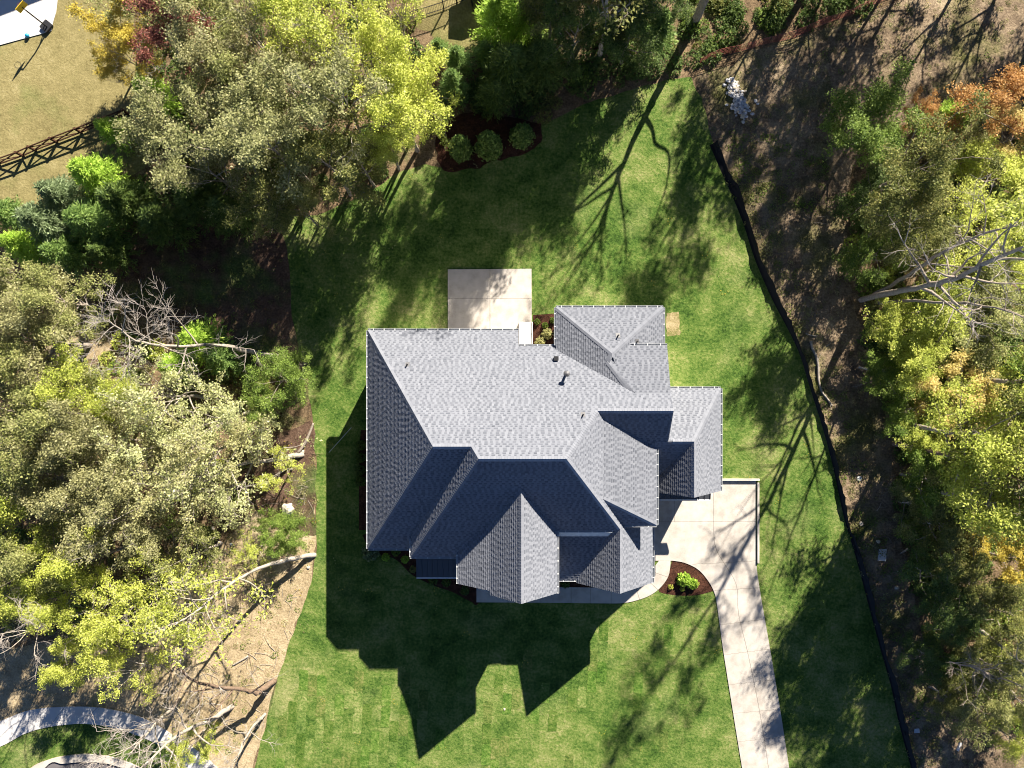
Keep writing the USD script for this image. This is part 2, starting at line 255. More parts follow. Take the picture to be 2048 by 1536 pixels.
sheet('mulch_bed', Polygon(pl([(1066, 630), (1112, 627), (1150, 640), (1150, 730), (1066, 730)])), .016, 'bark_mulch', 'reddish mulch bed between patio and rear wing', 'mulch bed')
front_bed = Polygon(smoothline(pl([(725, 1070), (745, 1105), (790, 1118), (825, 1150), (870, 1172), (905, 1184), (940, 1202), (960, 1202), (1000, 1100), (800, 1050), (725, 1070)]))).buffer(0)
sheet('mulch_bed', front_bed, .016, 'bark_mulch', 'dark mulch bed under the front left eaves', 'mulch bed')
sheet('mulch_bed', Polygon(pl([(1100, 1120), (1250, 1120), (1250, 1177), (1100, 1177)])), .020, 'bark_mulch', 'small mulch bed below the porch gutter between the two front gables', 'mulch bed')
sheet('mulch_bed', Polygon(pl([(722, 860), (770, 860), (770, 1060), (718, 1060), (718, 900)])), .016, 'bark_mulch', 'shaded mulch bed along the left wall of the house', 'mulch bed')

def slabs(name, poly, joints, z0, z1, mat, label, cat, gap=.010, base=True, piece='slab'):
    t = thing(name, label, cat, kind='structure')
    if base: obj('base', slab(poly.buffer(-.004), .024, z0 + .004), 'joint_dark', t)
    cut = poly
    for j in joints: cut = cut.difference(LineString(j).buffer(gap, cap_style=2))
    for g in (cut.geoms if cut.geom_type != 'Polygon' else [cut]):
        if g.area > .02: obj(piece, slab(g, z0, z1), mat, t)
    return t
# driveway, with its joints and its low kerb wall
dleft = smoothline(pl([(1345, 1121), (1368, 1125), (1395, 1138), (1415, 1160), (1428, 1184), (1434, 1212), (1446, 1300), (1465, 1420), (1486, 1550), (1500, 1640)]), 6)
dright = smoothline(pl([(1511, 961), (1511, 1050), (1512, 1125), (1521, 1190), (1540, 1300), (1560, 1420), (1580, 1550), (1594, 1640)]), 6)
drive = Polygon(np.vstack([pl([(1285, 975), (1440, 975), (1440, 962)]), dright, dleft[::-1], pl([(1341, 1121), (1285, 1121)])])).buffer(0)
vj = smoothline(pl([(1427, 940), (1427, 1060), (1432, 1098), (1449, 1128), (1466, 1155), (1474, 1180), (1477, 1230), (1496, 1310), (1520, 1430), (1540, 1560), (1552, 1645)]), 5)
dj = [vj, pl([(1348, 960), (1348, 1043)]), pl([(1280, 1043), (1516, 1043)]), pl([(1384, 1128), (1449, 1125), (1516, 1121)]), pl([(1420, 1181), (1520, 1175)])]
for a, b in ((1247, 1235), (1308, 1296), (1368, 1360), (1426, 1420), (1484, 1476), (1545, 1538)): dj.append(pl([(1425, a + 4), (1600, b - 6)]))
slabs('driveway', drive, dj, .03, .06, 'concrete', 'pale concrete driveway curving down from the garage court', 'driveway')
kerb = thing('kerb_wall', 'low concrete kerb wall round the top right corner of the garage court', 'kerb', kind='structure')
ko = at(1440, 959); k1 = at(1516, 961); k2 = at(1516, 1123)
m = MB(); m.box([(ko[0] + k1[0]) / 2, ko[1], .12], [k1[0] - ko[0] + .1, .13, .24]); obj('kerb', m.mesh(), 'concrete', kerb)
m = MB(); m.box([k1[0] - .03, (k1[1] + k2[1]) / 2 - .1, .10], [.12, abs(k2[1] - k1[1]) - .06, .20]); obj('kerb', m.mesh(), 'concrete', kerb)
wout = smoothline(pl([(1341, 1121), (1337, 1150), (1322, 1173), (1300, 1190), (1270, 1201), (1240, 1206), (1200, 1206)]), 6)
walk = Polygon(np.vstack([wout, pl([(953, 1204), (953, 1170), (1240, 1176), (1290, 1165), (1303, 1140), (1318, 1121)])])).buffer(0)
slabs('front_walk', walk, [pl([(x, 1160), (x, 1215)]) for x in (1016, 1080, 1142, 1181, 1222)] + [pl([(1270, 1170), (1283, 1212)]), pl([(1300, 1165), (1322, 1185)]), pl([(1295, 1140), (1345, 1157)])], .03, .055, 'concrete', 'pale concrete front walk curving from driveway along the front gables', 'path')
slabs('patio', Polygon(pl([(896, 539), (1063, 538), (1064, 760), (896, 760)])), [pl([(980, 530), (980, 770)]), pl([(890, 598), (1070, 598)])], .05, .09, 'concrete', 'square concrete patio in four slabs behind the house', 'patio')
st = thing('landing', 'bright white landing with raised edge between patio and rear mulch bed', 'landing', kind='structure')
a, b = at(1038, 644, .3), at(1066, 720, .3)
m = MB(); m.box([(a[0] + b[0]) / 2 - .06, (a[1] + b[1]) / 2, .2], [b[0] - a[0] - .16, a[1] - b[1], .30]); obj('slab', m.mesh(), 'smooth_white', st)
m = MB(); m.box([b[0] - .05, (a[1] + b[1]) / 2, .22], [.07, a[1] - b[1], .38]); obj('edging', m.mesh(), 'smooth_white', st)
# neighbour's parking pad and the street corner
pad_r = [(115, -150), (116, 0), (113, 25), (107, 45), (104, 62)]
pad = Polygon(pl([(-160, -150)] + pad_r + [(85, 68), (40, 80), (0, 91), (-160, 130)]))
pt = slabs('parking_pad', pad, [pl([(106, -160), (107, 20), (96, 62)])], .03, .06, 'pale_concrete', 'white concrete parking pad in the top left corner', 'parking pad')
arc_o = smoothline(pl([(-120, 1490), (0, 1442), (60, 1420), (130, 1413), (210, 1416), (290, 1437), (360, 1478), (420, 1520), (470, 1580), (500, 1650)]), 6)
arc_i = smoothline(pl([(-120, 1540), (0, 1493), (50, 1467), (100, 1453), (170, 1447), (240, 1458), (320, 1490), (370, 1530), (410, 1580), (440, 1650)]), 6)
mids = []
for t in (.14, .26, .34, .43, .51, .6, .68, .76, .86):
    i = int(t * (len(arc_o) - 1)); a, b = arc_o[i], arc_i[i]; mids.append([tuple(a + (a - b) * .3), tuple(b - (a - b) * .3)])
slabs('pavement', Polygon(np.vstack([arc_o, arc_i[::-1]])).buffer(0), mids, .03, .06, 'pale_concrete', 'white curved concrete pavement in the bottom left corner', 'pavement')
v_o, v_i = arc_i, smoothline(pl([(-60, 1650), (50, 1545), (95, 1520), (140, 1510), (185, 1508), (240, 1518), (300, 1545), (350, 1590), (380, 1650)]), 6)
obj('verge', slab(Polygon(np.vstack([v_o, v_i[::-1]])).buffer(0).buffer(-.02), -.04, .012), 'turf', label='curved green grass verge between pavement and street kerb', cat='grass', kind='structure')
c_i = smoothline(pl([(0, 1680), (90, 1536), (130, 1526), (185, 1522), (240, 1532), (290, 1556), (330, 1600), (350, 1680)]), 6)
obj('kerb', slab(Polygon(np.vstack([v_i, c_i[::-1]])).buffer(0), -.04, .12), 'concrete', label='curved concrete street kerb at the bottom left edge', cat='kerb', kind='structure')
obj('road', slab(Polygon(np.vstack([c_i, pl([(350, 1900), (-100, 1900)])])).buffer(0), -.04, .010), 'asphalt', label='grey asphalt street end at the bottom left edge', cat='road', kind='structure')
#%%HOUSE

# ---------------------------------------------------------------- the house: every roof plane is z = a x + b y + c
class P:
    def __init__(s, a, b, x, y, z): s.a, s.b, s.c = a, b, z - a * x - b * y
    def __call__(s, x, y): return s.a * x + s.b * y + s.c
def meet(p, q, r):
    s = np.linalg.solve([[p.a - q.a, p.b - q.b], [p.a - r.a, p.b - r.b]], [q.c - p.c, r.c - p.c]); return float(s[0]), float(s[1])
def mx(p, q, x): return x, ((q.c - p.c) + (q.a - p.a) * x) / (p.b - q.b)
def my(p, q, y): return ((q.c - p.c) + (q.b - p.b) * y) / (p.a - q.a), y
def zy(p, x, z): return x, (z - p.c - p.a * x) / p.b
def zx_(p, y, z): return (z - p.c - p.b * y) / p.a, y
S1 = .76
N = P(0, -S1, 0, 3.223, 4.75); SA = P(0, S1, 0, -9.91, 4.75); WA = P(1.123, 0, -8.675, 0, 4.75)
WB = P(1.133, 0, -5.99, 0, 5.42); SB = P(0, S1, 0, -3.962, 10.2); EB = P(-1.0, 0, 2.879, 0, 10.2)
S3 = P(0, .76, 0, -1.495, 8.33); N2 = P(0, -.364, 0, -.53, N(0, -.53)); E2 = P(-.40, 0, 5.08, 0, EB(5.08, 0)); T = P(0, .76, 0, -8.12, E2(8.32, 0))
GW = P(1.0, 0, 6.19, 0, EB(6.19, 0)); PO = P(0, .56, 0, -11.85, 4.6)
A1E = P(-.98, 0, .5, 0, 8.85); A1W = P(.957, 0, .5, 0, 8.85); A1F = P(.766, 0, -1.223, 0, A1W(-1.223, 0))
FN = P(0, -.5, 0, 4.51, 5.67); FW = P(.444, 0, 2.6, 0, 5.67); FE = P(-.43, 0, 8.91, 0, 5.67)
HN = P(0, -.86, 0, -.27, 4.4); HE = P(-1.155, 0, 12.66, 0, 4.4); HW = P(1.155, 0, 8.16, 0, 4.4); HS = P(0, .86, 0, -3.29, 7.0)
YF = -12.02
x37 = float(at(1037, 661, 4.75)[0]); Y92 = 2.25; ZG = 6.82; EX = 8.49
apA, r1e, r2w, r2e, rne = meet(N, SA, WA), meet(N, SA, WB), meet(N, SB, WB), meet(N, SB, EB), meet(N, S3, EB)
hip_se = mx(SB, EB, 6.19)
apF = meet(FN, FW, FE); fwn2 = meet(FW, N2, FN)
conv = mx(N, N2, 6.9)
ridgeH = my(HE, HW, -3.29)
faces = [
    ('north', N, [(-8.675, 3.223), apA, r1e, r2w, r2e, rne, (8.95, rne[1]), (8.95, -.53), (7.2, -.53), (7.2, .2), (5.2, Y92), (x37, Y92), (x37, 3.223)]),
    ('west', WA, [(-8.675, 3.223), (-8.675, -9.91), apA]),
    ('south', SA, [(-8.675, -9.91), (-5.8, -9.91), my(SA, WB, zy(SA, 0, 5.52)[1]), r1e, apA]),
    ('west', WB, [(-5.99, -10.25), (-5.99, -10.25), r2w, r1e, (-5.99, zy(SA, 0, 5.42)[1])]),
    ('south', SB, [(-5.99, -10.25), (1.0, -10.25), (1.0, zy(SB, 0, ZG)[1]), (6.19, zy(SB, 0, ZG)[1]), hip_se, r2e, r2w]),
    ('east', EB, [r2e, rne, (5.3, rne[1] - .45), (EX, -7.2), (EX, YF), (6.19, YF), hip_se]),
    ('south', S3, [rne, (8.95, rne[1]), (8.95, -4.1), my(S3, E2, -4.3), my(S3, E2, -2.3), my(S3, EB, -2.0)]),
    ('north', N2, [my(FW, N2, -.53), (8.95, -.53), (8.95, 2.22), my(FW, N2, 2.22)]),
    ('east', E2, [(5.05, -1.9), my(S3, E2, -2.3), zy(S3, 8.32, E2(8.32, 0)), (8.32, -8.12), meet(E2, T, EB), (5.08, -6.3)]),
    ('south', T, [(8.32, -8.12), my(T, EB, -8.12), meet(E2, T, EB)]),
    ('west', GW, [(6.19, -8.3), (6.19, YF), (3.89, YF), (3.89, -11.0), (5.7, -8.3)]),
    ('south', PO, [(2.3, -8.45), (6.0, -8.45), (4.25, -11.2), (4.25, -11.85), (2.3, -11.85)]),
    ('east', A1E, [mx(SB, A1E, .5), (.5, YF), (2.585, YF), mx(SB, A1E, 2.585)]),
    ('west', A1W, [mx(SB, A1W, .5), mx(SB, A1W, -1.223), (-1.223, YF), (.5, YF)]),
    ('west', A1F, [mx(SB, A1F, -1.223), mx(SB, A1F, -3.18), (-3.18, -11.78), (-1.223, -11.78)]),
    ('north', FN, [(2.6, 4.51), apF, (8.91, 4.51)]),
    ('west', FW, [(2.6, 4.51), (2.6, 1.2), conv, my(FW, N2, 1.3), apF]),
    ('east', FE, [(8.91, 4.51), apF, my(FE, N2, 1.2), (8.91, 1.2)]),
    ('north', HN, [(12.66, -.27), (7.9, -.27), (7.9, -3.29), (ridgeH[0], -3.29)]),
    ('east', HE, [(12.66, -.27), (ridgeH[0], -3.29), (ridgeH[0], -6.5), (12.66, -6.5)]),
    ('west', HW, [(ridgeH[0], -3.29), (8.16, my(HW, HS, -6.2)[1] - .1), (8.16, -6.5), (ridgeH[0], -6.5)]),
    ('south', HS, [(ridgeH[0], -3.29), (8.2, -3.29), (8.2, -6.2)]),
]
house = thing('house', 'large white trimmed house under many hipped and gabled grey shingle roofs', 'house')
def deck(plane, poly, thick=.17):
    m = trimesh.creation.extrude_polygon(poly, 1.0); v = np.array(m.vertices)
    v[:, 2] = plane(v[:, 0], v[:, 1]) - thick * (1 - v[:, 2]) - .004
    return v, np.array(m.faces)
def shingle_mesh(plane, poly, seed, row=.143):
    rg = np.random.default_rng(seed)
    s = math.hypot(plane.a, plane.b); g = np.array([plane.a, plane.b]) / s; h = np.array([g[1], -g[0]]); k = math.sqrt(1 + s * s)
    xy = np.array(poly.exterior.coords)[:-1]
    U, V = xy @ h, (xy @ g) * k
    P2 = Polygon(np.stack([U, V], 1)).buffer(0)
    nrm = np.array([-plane.a, -plane.b, 1.0]); nrm /= np.linalg.norm(nrm)
    v0, v1, u0, u1 = V.min(), V.max(), U.min(), U.max()
    boxes, info = [], []
    r = 0; v = v0
    rowtone = 0
    while v < v1:
        u = u0 - rg.uniform(0, .3); thick = bool(rg.random() < .5)
        while u < u1:
            w = rg.uniform(.11, .20) if thick else rg.uniform(.10, .24)
            boxes.append((u, v, u + w, v + row)); info.append((thick, v, np.clip((.55 if thick else .52) + rg.normal(0, .055), 0, 1)))
            u += w; thick = not thick
        v += row; r += 1
    boxes = np.array(boxes)
    geo = shapely.intersection(shapely.box(*boxes.T), P2)
    area = shapely.area(geo)
    vs, fs, ts, n = [], [], [], 0
    for q, ar, (thick, vb, tone) in zip(geo, area, info):
        if ar < 2e-4: continue
        for part in (q.geoms if hasattr(q, 'geoms') else [q]):
            if part.geom_type != 'Polygon' or part.area < 2e-4: continue
            c = np.array(shapely.geometry.polygon.orient(part).exterior.coords)[:-1]; m = len(c)
            t = (.025 if thick else .019); hh = .003 + (t - .003) * (1 - (c[:, 1] - vb) / row)
            base = (c[:, 0:1] * h + c[:, 1:2] / k * g); z = plane(base[:, 0], base[:, 1]); b3 = np.column_stack([base, z])
            vs += [b3 + nrm * hh[:, None], b3 - nrm * .002]
            i = np.arange(1, m - 1); top = np.stack([0 * i, i, i + 1], 1); j = np.arange(m); jn = (j + 1) % m
            side = np.vstack([np.stack([j + m, jn + m, jn], 1), np.stack([j + m, jn, j], 1)])
            f = np.vstack([top, side]) + n
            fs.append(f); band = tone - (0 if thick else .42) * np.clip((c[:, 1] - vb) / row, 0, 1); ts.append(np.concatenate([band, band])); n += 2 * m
    vv, ff = np.vstack(vs), np.vstack(fs)
    if np.linalg.det(np.array([[*h, 0], [*g, 0], [0, 0, 1]])) < 0: ff = ff[:, ::-1]
    return vv, ff, np.concatenate(ts)
for k, (nm, plane, pts) in enumerate(faces):
    poly = Polygon(pts).buffer(0)
    if poly.geom_type != 'Polygon': poly = max(poly.geoms, key=lambda q: q.area)
    d = obj('roof_slope', deck(plane, poly), 'trim_white', house)
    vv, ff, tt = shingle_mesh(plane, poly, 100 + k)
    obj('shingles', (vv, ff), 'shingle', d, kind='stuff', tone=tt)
def caps(p, q, A, B, seed, lift=.022):
    """The folded cap shingles along the ridge or hip where planes A and B meet, from p to q (plan points)."""
    rg = np.random.default_rng(seed); p, q = np.array(p[:2], float), np.array(q[:2], float); d = q - p; Lp = np.linalg.norm(d); d /= Lp; s = np.array([-d[1], d[0]])
    slope = abs(A(*q) - A(*p)) / Lp; step = .15 / math.sqrt(1 + slope * slope); n = max(2, int(Lp / step)); m = MB()
    lo = lambda c: min(A(*c), B(*c))
    for i in range(n):
        a, b = p + d * Lp * i / n, p + d * Lp * min(1, (i + 1.35) / n); w = .145
        rows = []
        for c, up in ((a, lift + .016), (b, lift)):
            for o_ in (-w, 0, w):
                e = c + s * o_; rows.append([*e, lo(e) + up])
        t = rg.uniform(.46, .62); v = np.array(rows); low = v - [0, 0, .02]
        m.add(np.vstack([v, low]), [[0, 3, 4, 1], [1, 4, 5, 2], [0, 1, 7, 6], [1, 2, 8, 7], [3, 0, 6, 9], [5, 11, 8, 2], [3, 9, 10, 4], [4, 10, 11, 5]], t)
    return obj('ridge_cap', m.mesh(), 'shingle', house, kind='stuff', tone=m.tone())
cl = [((-8.675, 3.223), apA, N, WA), ((-8.675, -9.91), apA, SA, WA), (apA, r1e, N, SA), (r1e, r2w, N, WB), (r2w, r2e, N, SB), (r2e, rne, N, EB), ((-5.99, -10.25), r2w, WB, SB), (hip_se, r2e, SB, EB),
      (rne, (8.95, rne[1]), N, S3), ((8.32, -8.12), meet(E2, T, EB), E2, T), (mx(SB, A1E, .5), (.5, YF), A1E, A1W), ((6.19, -8.35), (6.19, YF), EB, GW), ((2.6, 4.51), apF, FN, FW), ((8.91, 4.51), apF, FN, FE),
      (apF, my(FW, N2, 1.3), FW, FE), (my(FW, N2, 1.3), (6.75, conv[1]), FW, N2), ((12.66, -.27), ridgeH, HN, HE), ((9.2, -3.29), ridgeH, HN, HS), (ridgeH, (ridgeH[0], -6.5), HE, HW)]
for k, c in enumerate(cl): caps(*c, 300 + k)
def gutter(p, q, z, out):
    """A box gutter along an eave from p to q, hung on the side that out points to, with its straps."""
    p, q, o_ = np.array([*p, z - .06]), np.array([*q, z - .06]), np.array([*out, 0.0]); m = MB()
    m.beam(p + o_ * .06 - [0, 0, .055], q + o_ * .06 - [0, 0, .055], .10, .012); m.beam(p + o_ * .008, q + o_ * .008, .014, .12); m.beam(p + o_ * .112, q + o_ * .112, .014, .12)
    for e in (p, q): m.beam(e + o_ * .01 - [0, 0, 0], e + o_ * .11, .012, .11)
    g = obj('gutter', m.mesh(), 'gutter_white', house); n = max(2, int(np.linalg.norm(q - p) / .62)); m = MB()
    for i in range(n):
        c = p + (q - p) * (i + .5) / n; m.beam(c + o_ * .0 + [0, 0, .062], c + o_ * .115 + [0, 0, .062], .035, .012)
    obj('gutter_strap', m.mesh(), 'smooth_white', g, kind='stuff')
z66 = zy(SB, 0, ZG)[1]
for p, q, z, o_ in [((-8.675, 3.223), (x37, 3.223), 4.75, (0, 1)), ((x37, Y92), (4.1, Y92), N(0, Y92), (0, 1)), ((-8.675, 3.223), (-8.675, -9.91), 4.75, (-1, 0)), ((-8.675, -9.91), (-5.95, -9.91), 4.75, (0, -1)),
                    ((-5.99, -10.25), (-5.99, zy(SA, 0, 5.42)[1] - .05), 5.42, (-1, 0)), ((-6.05, -10.25), (-3.28, -10.25), SB(0, -10.25), (0, -1)), ((2.68, z66), (5.75, z66), ZG, (0, -1)),
                    ((8.32, -3.7), (8.32, -8.12), E2(8.32, 0), (1, 0)), ((8.32, -8.12), (6.5, -8.12), T(0, -8.12), (0, -1)), ((EX, -7.6), (EX, YF), EB(EX, 0), (1, 0)), ((2.75, -11.85), (4.15, -11.85), 4.6, (0, -1)),
                    ((2.585, z66 + .1), (2.585, YF), A1E(2.585, 0), (1, 0)), ((-3.18, mx(SB, A1F, -3.18)[1] + .1), (-3.18, -11.78), A1F(-3.18, 0), (-1, 0)), ((2.6, 4.51), (8.91, 4.51), 5.67, (0, 1)), ((2.6, 4.51), (2.6, 2.3), 5.67, (-1, 0)),
                    ((8.91, 4.51), (8.91, 1.9), 5.67, (1, 0)), ((6.7, 2.22), (8.95, 2.22), N2(0, 2.22), (0, 1)), ((8.98, -.27), (12.66, -.27), 4.4, (0, 1)), ((12.66, -.27), (12.66, -6.5), 4.4, (1, 0))]:
    gutter(p, q, z, o_)
# roof vents stand on the north planes
def vent(px, py, plane, kind):
    c = at(px, py, 6.0)
    for _ in range(8): c = at(px, py, plane(c[0], c[1]))
    m = MB()
    if kind == 'pipe':
        v = obj('pipe_vent', MB().tube([c - [0, 0, .1], c + [0, 0, .32]], .04, 10).mesh(), 'vent_black', house, smooth=40)
        n = np.array([-plane.a, -plane.b, 1]); n /= np.linalg.norm(n); u = np.cross(n, [1, 0, 0.]); u /= np.linalg.norm(u); w = np.cross(u, n)
        q = [c + n * z + u * a + w * b for z in (.012, .026) for a, b in ((-.15, -.12), (.15, -.12), (.15, .12), (-.15, .12))]
        obj('flashing', MB().add(q, [[0, 3, 2, 1], [4, 5, 6, 7], [0, 1, 5, 4], [1, 2, 6, 5], [2, 3, 7, 6], [3, 0, 4, 7]]).mesh(), 'vent_lead', v)
    elif kind == 'box':
        v = obj('box_vent', m.box(c + [0, 0, .10], [.24, .22, .2]).mesh(), 'vent_black', house)
        obj('vent_cap', MB().box(c + [0, 0, .22], [.28, .26, .04]).mesh(), 'vent_black', v)
    else:
        v = obj('flue', m.tube([c - [0, 0, .2], c + [0, 0, .75]], .075, 14).mesh(), 'vent_lead', house, smooth=40)
        obj('flue_cap', MB().tube([c + [0, 0, .76], c + [0, 0, .80], c + [0, 0, .90], c + [0, 0, .96]], [.15, .17, .15, .04], 16).mesh(), 'vent_lead', v, smooth=40)
        obj('flue_collar', MB().tube([c + [0, 0, -.1], c + [0, 0, .12]], [.19, .09], 14).mesh(), 'vent_lead', v, smooth=40)
vent(815, 729, N, 'pipe'); vent(1166, 829, N, 'pipe'); vent(1236, 671, FN, 'pipe'); vent(1274, 683, FE, 'pipe'); vent(1112, 717, N, 'box'); vent(1132, 748, N, 'flue')
# walls: each block is a prism cut off below its roof planes
def block(x0, x1, y0, y1, planes, low=.19):
    m = manifold3d.Manifold.cube([x1 - x0, y1 - y0, 14.0]).translate([x0, y0, -.3])
    for p in planes:
        n = np.array([p.a, p.b, -1.0]); L_ = np.linalg.norm(n); m = m.trim_by_plane(list(n / L_), float((-(p.c - low)) / L_))
    return m
parts = [block(-8.28, 0, -9.5, 2.82, [N, SA, WA]), block(-5.6, 5.9, -9.0, 1.9, [N, SB, WB, EB]), block(-5.6, 0, -9.85, -8.9, [SB, WB]), block(4.0, 8.55, -7.75, 1.85, [N, S3]), block(4.6, 7.95, -7.75, -2.0, [E2, S3, T]),
         block(5.2, 8.55, -.6, 1.85, [N2, FW]), block(4.3, 8.1, YF + .45, -7.0, [EB, GW]), block(-2.8, 2.2, -11.35, -5.0, [A1E, A1W, A1F]), block(3.0, 8.5, -1.0, 4.1, [FN, FW, FE]), block(8.5, 12.25, -6.05, -.7, [HN, HE, HW]), block(2.0, 4.4, -9.2, -7.0, [SB])]
w = parts[0]
for p in parts[1:]: w = w + p
obj('walls', w, 'painted_brick', house)
def window(c, wd, ht, ax):
    """A window on a wall that faces ax: frame, pane and sill."""
    c, ax = np.array(c, float), np.array([*ax, 0.0]); s = np.cross(ax, [0, 0, 1.0]); m = MB()
    for k in (-1, 1):
        m.beam(c + s * k * wd / 2 - [0, 0, ht / 2 + .04], c + s * k * wd / 2 + [0, 0, ht / 2 + .04], .08, .08); m.beam(c - s * (wd / 2 - .04) + [0, 0, k * ht / 2], c + s * (wd / 2 - .04) + [0, 0, k * ht / 2], .075, .075)
    m.beam(c - [0, 0, ht / 2 - .04], c + [0, 0, ht / 2 - .04], .04, .04)
    f = obj('window', m.mesh(), 'trim_white', house); obj('pane', MB().beam(c - s * (wd / 2 - .03) + ax * .012, c + s * (wd / 2 - .03) + ax * .012, .02, ht - .06).mesh(), 'glass_dark', f)
    obj('sill', MB().beam(c - s * (wd / 2 + .1) + ax * .06 - [0, 0, ht / 2 + .08], c + s * (wd / 2 + .1) + ax * .06 - [0, 0, ht / 2 + .08], .16, .07).mesh(), 'trim_white', f)
window((-1.4, -11.36, 1.7), 1.1, 1.7, (0, -1)); window((.9, -11.36, 1.7), 1.1, 1.7, (0, -1)); window((-.3, -11.36, 4.9), 1.2, 1.4, (0, -1)); window((6.2, YF + .44, 1.7), 1.6, 1.7, (0, -1)); window((-7.0, -9.51, 1.9), 1.2, 1.6, (0, -1))
window((-8.29, -1.0, 2.0), 1.2, 1.5, (-1, 0)); window((-8.29, -6.0, 2.0), 1.2, 1.5, (-1, 0)); window((12.26, -3.2, 2.0), 1.2, 1.3, (1, 0)); window((5.4, 4.11, 2.2), 2.0, 1.7, (0, 1)); window((-4.5, 2.83, 2.0), 1.6, 1.6, (0, 1))
for k, (x0, x1) in enumerate(((8.75, 10.3), (10.5, 12.05))):
    d = obj('garage_door', MB().box([(x0 + x1) / 2, -6.08, 1.1], [x1 - x0, .06, 2.2]).mesh(), 'trim_white', house)
    for r in range(4): obj('door_panel', MB().box([(x0 + x1) / 2, -6.125, .3 + r * .54], [x1 - x0 - .1, .03, .48]).mesh(), 'trim_white', d)
d = obj('front_door', MB().box([3.1, -9.23, 1.1], [1.0, .06, 2.15]).mesh(), 'door_wood', house); obj('handle', MB().tube([[3.45, -9.29, .95], [3.45, -9.29, 1.25]], .02, 6).mesh(), 'black_iron', d)
for x in (2.7, 4.1): obj('porch_post', MB().box([x, -11.7, 2.13], [.22, .22, 4.2]).mesh(), 'trim_white', house)
# two standing seam metal canopies
def canopy(px0, py0, px1, py1, z0, z1, n, label, post):
    a, b = at(px0, py0, z0), at(px1, py1, z1); x0, x1, ya, yb = a[0], b[0], a[1], b[1]; pln = P(0, (z0 - z1) / (ya - yb), 0, yb, z1)
    t = group_part('metal_canopy', house, label=label)
    obj('canopy_deck', deck(pln, Polygon([(x0, ya), (x1, ya), (x1, yb), (x0, yb)]), .10), 'metal_roof', t)
    for i in range(n + 1):
        x = x0 + .02 + (x1 - x0 - .04) * i / n; obj('seam', MB().beam([x, ya, z0 + .02], [x, yb, z1 + .02], .03, .045).mesh(), 'metal_roof', t)
    m = MB(); m.beam([x0, yb - .06, z1 - .04], [x1, yb - .06, z1 - .04], .11, .09); obj('canopy_gutter', m.mesh(), 'gutter_white', t)
    for x in post: obj('canopy_post', MB().box([x, yb + .12, (z1 - .1) / 2], [.16, .16, z1 - .12]).mesh(), 'trim_white', t)
canopy(831, 1090, 918, 1154, 4.0, 3.55, 8, 'dark blue grey standing seam canopy below the front left eaves', (-5.5, -3.4))
canopy(1320, 972, 1421, 998, 3.0, 2.8, 9, 'narrow dark standing seam canopy over the garage doors', ())
#%%TREES

# ---------------------------------------------------------------- trees
UPV = np.array([0, 0, 1.0])
def leaves(centres, per, size, rg, spread=.22, up=.75, narrow=.5, tones=None):
    """Loose leaves round each centre: two triangles each, folded a little; tone varies by leaf and by clump."""
    c = np.repeat(centres, per, 0); n = len(c)
    ct = rg.normal(.5, .2, len(centres)) + .10 * np.sin(centres[:, 0] * 1.9 + 1) * np.cos(centres[:, 1] * 2.3) if tones is None else tones
    t = np.clip(np.repeat(ct, per) + rg.normal(0, .17, n), 0, 1)
    c = c + rg.normal(0, spread, (n, 3)) * [1, 1, .8]
    nrm = rg.normal(0, .55, (n, 3)) + UPV * up; nrm /= np.linalg.norm(nrm, axis=1, keepdims=True)
    ax = np.cross(nrm, rg.normal(0, 1, (n, 3))); ax /= np.linalg.norm(ax, axis=1, keepdims=True) + 1e-9
    bx = np.cross(nrm, ax); s = size * rg.uniform(.65, 1.3, (n, 1))
    v = np.stack([c - ax * s * .5, c + bx * s * narrow * .5 - nrm * s * .07, c + ax * s * .5, c - bx * s * narrow * .5 - nrm * s * .07], 1).reshape(-1, 3)
    i = np.arange(n)[:, None] * 4
    return v, np.vstack([i + [0, 1, 2], i + [0, 2, 3]]), np.repeat(t, 4)
def bend(p, d, length, n, rg, wig, lift=0.0):
    """A polyline from p along d that wanders and lifts."""
    pts = [np.array(p, float)]; d = np.array(d, float) / np.linalg.norm(d)
    for _ in range(n):
        d = d + rg.normal(0, wig, 3) + UPV * lift; d /= np.linalg.norm(d); pts.append(pts[-1] + d * length / n)
    return np.array(pts), d
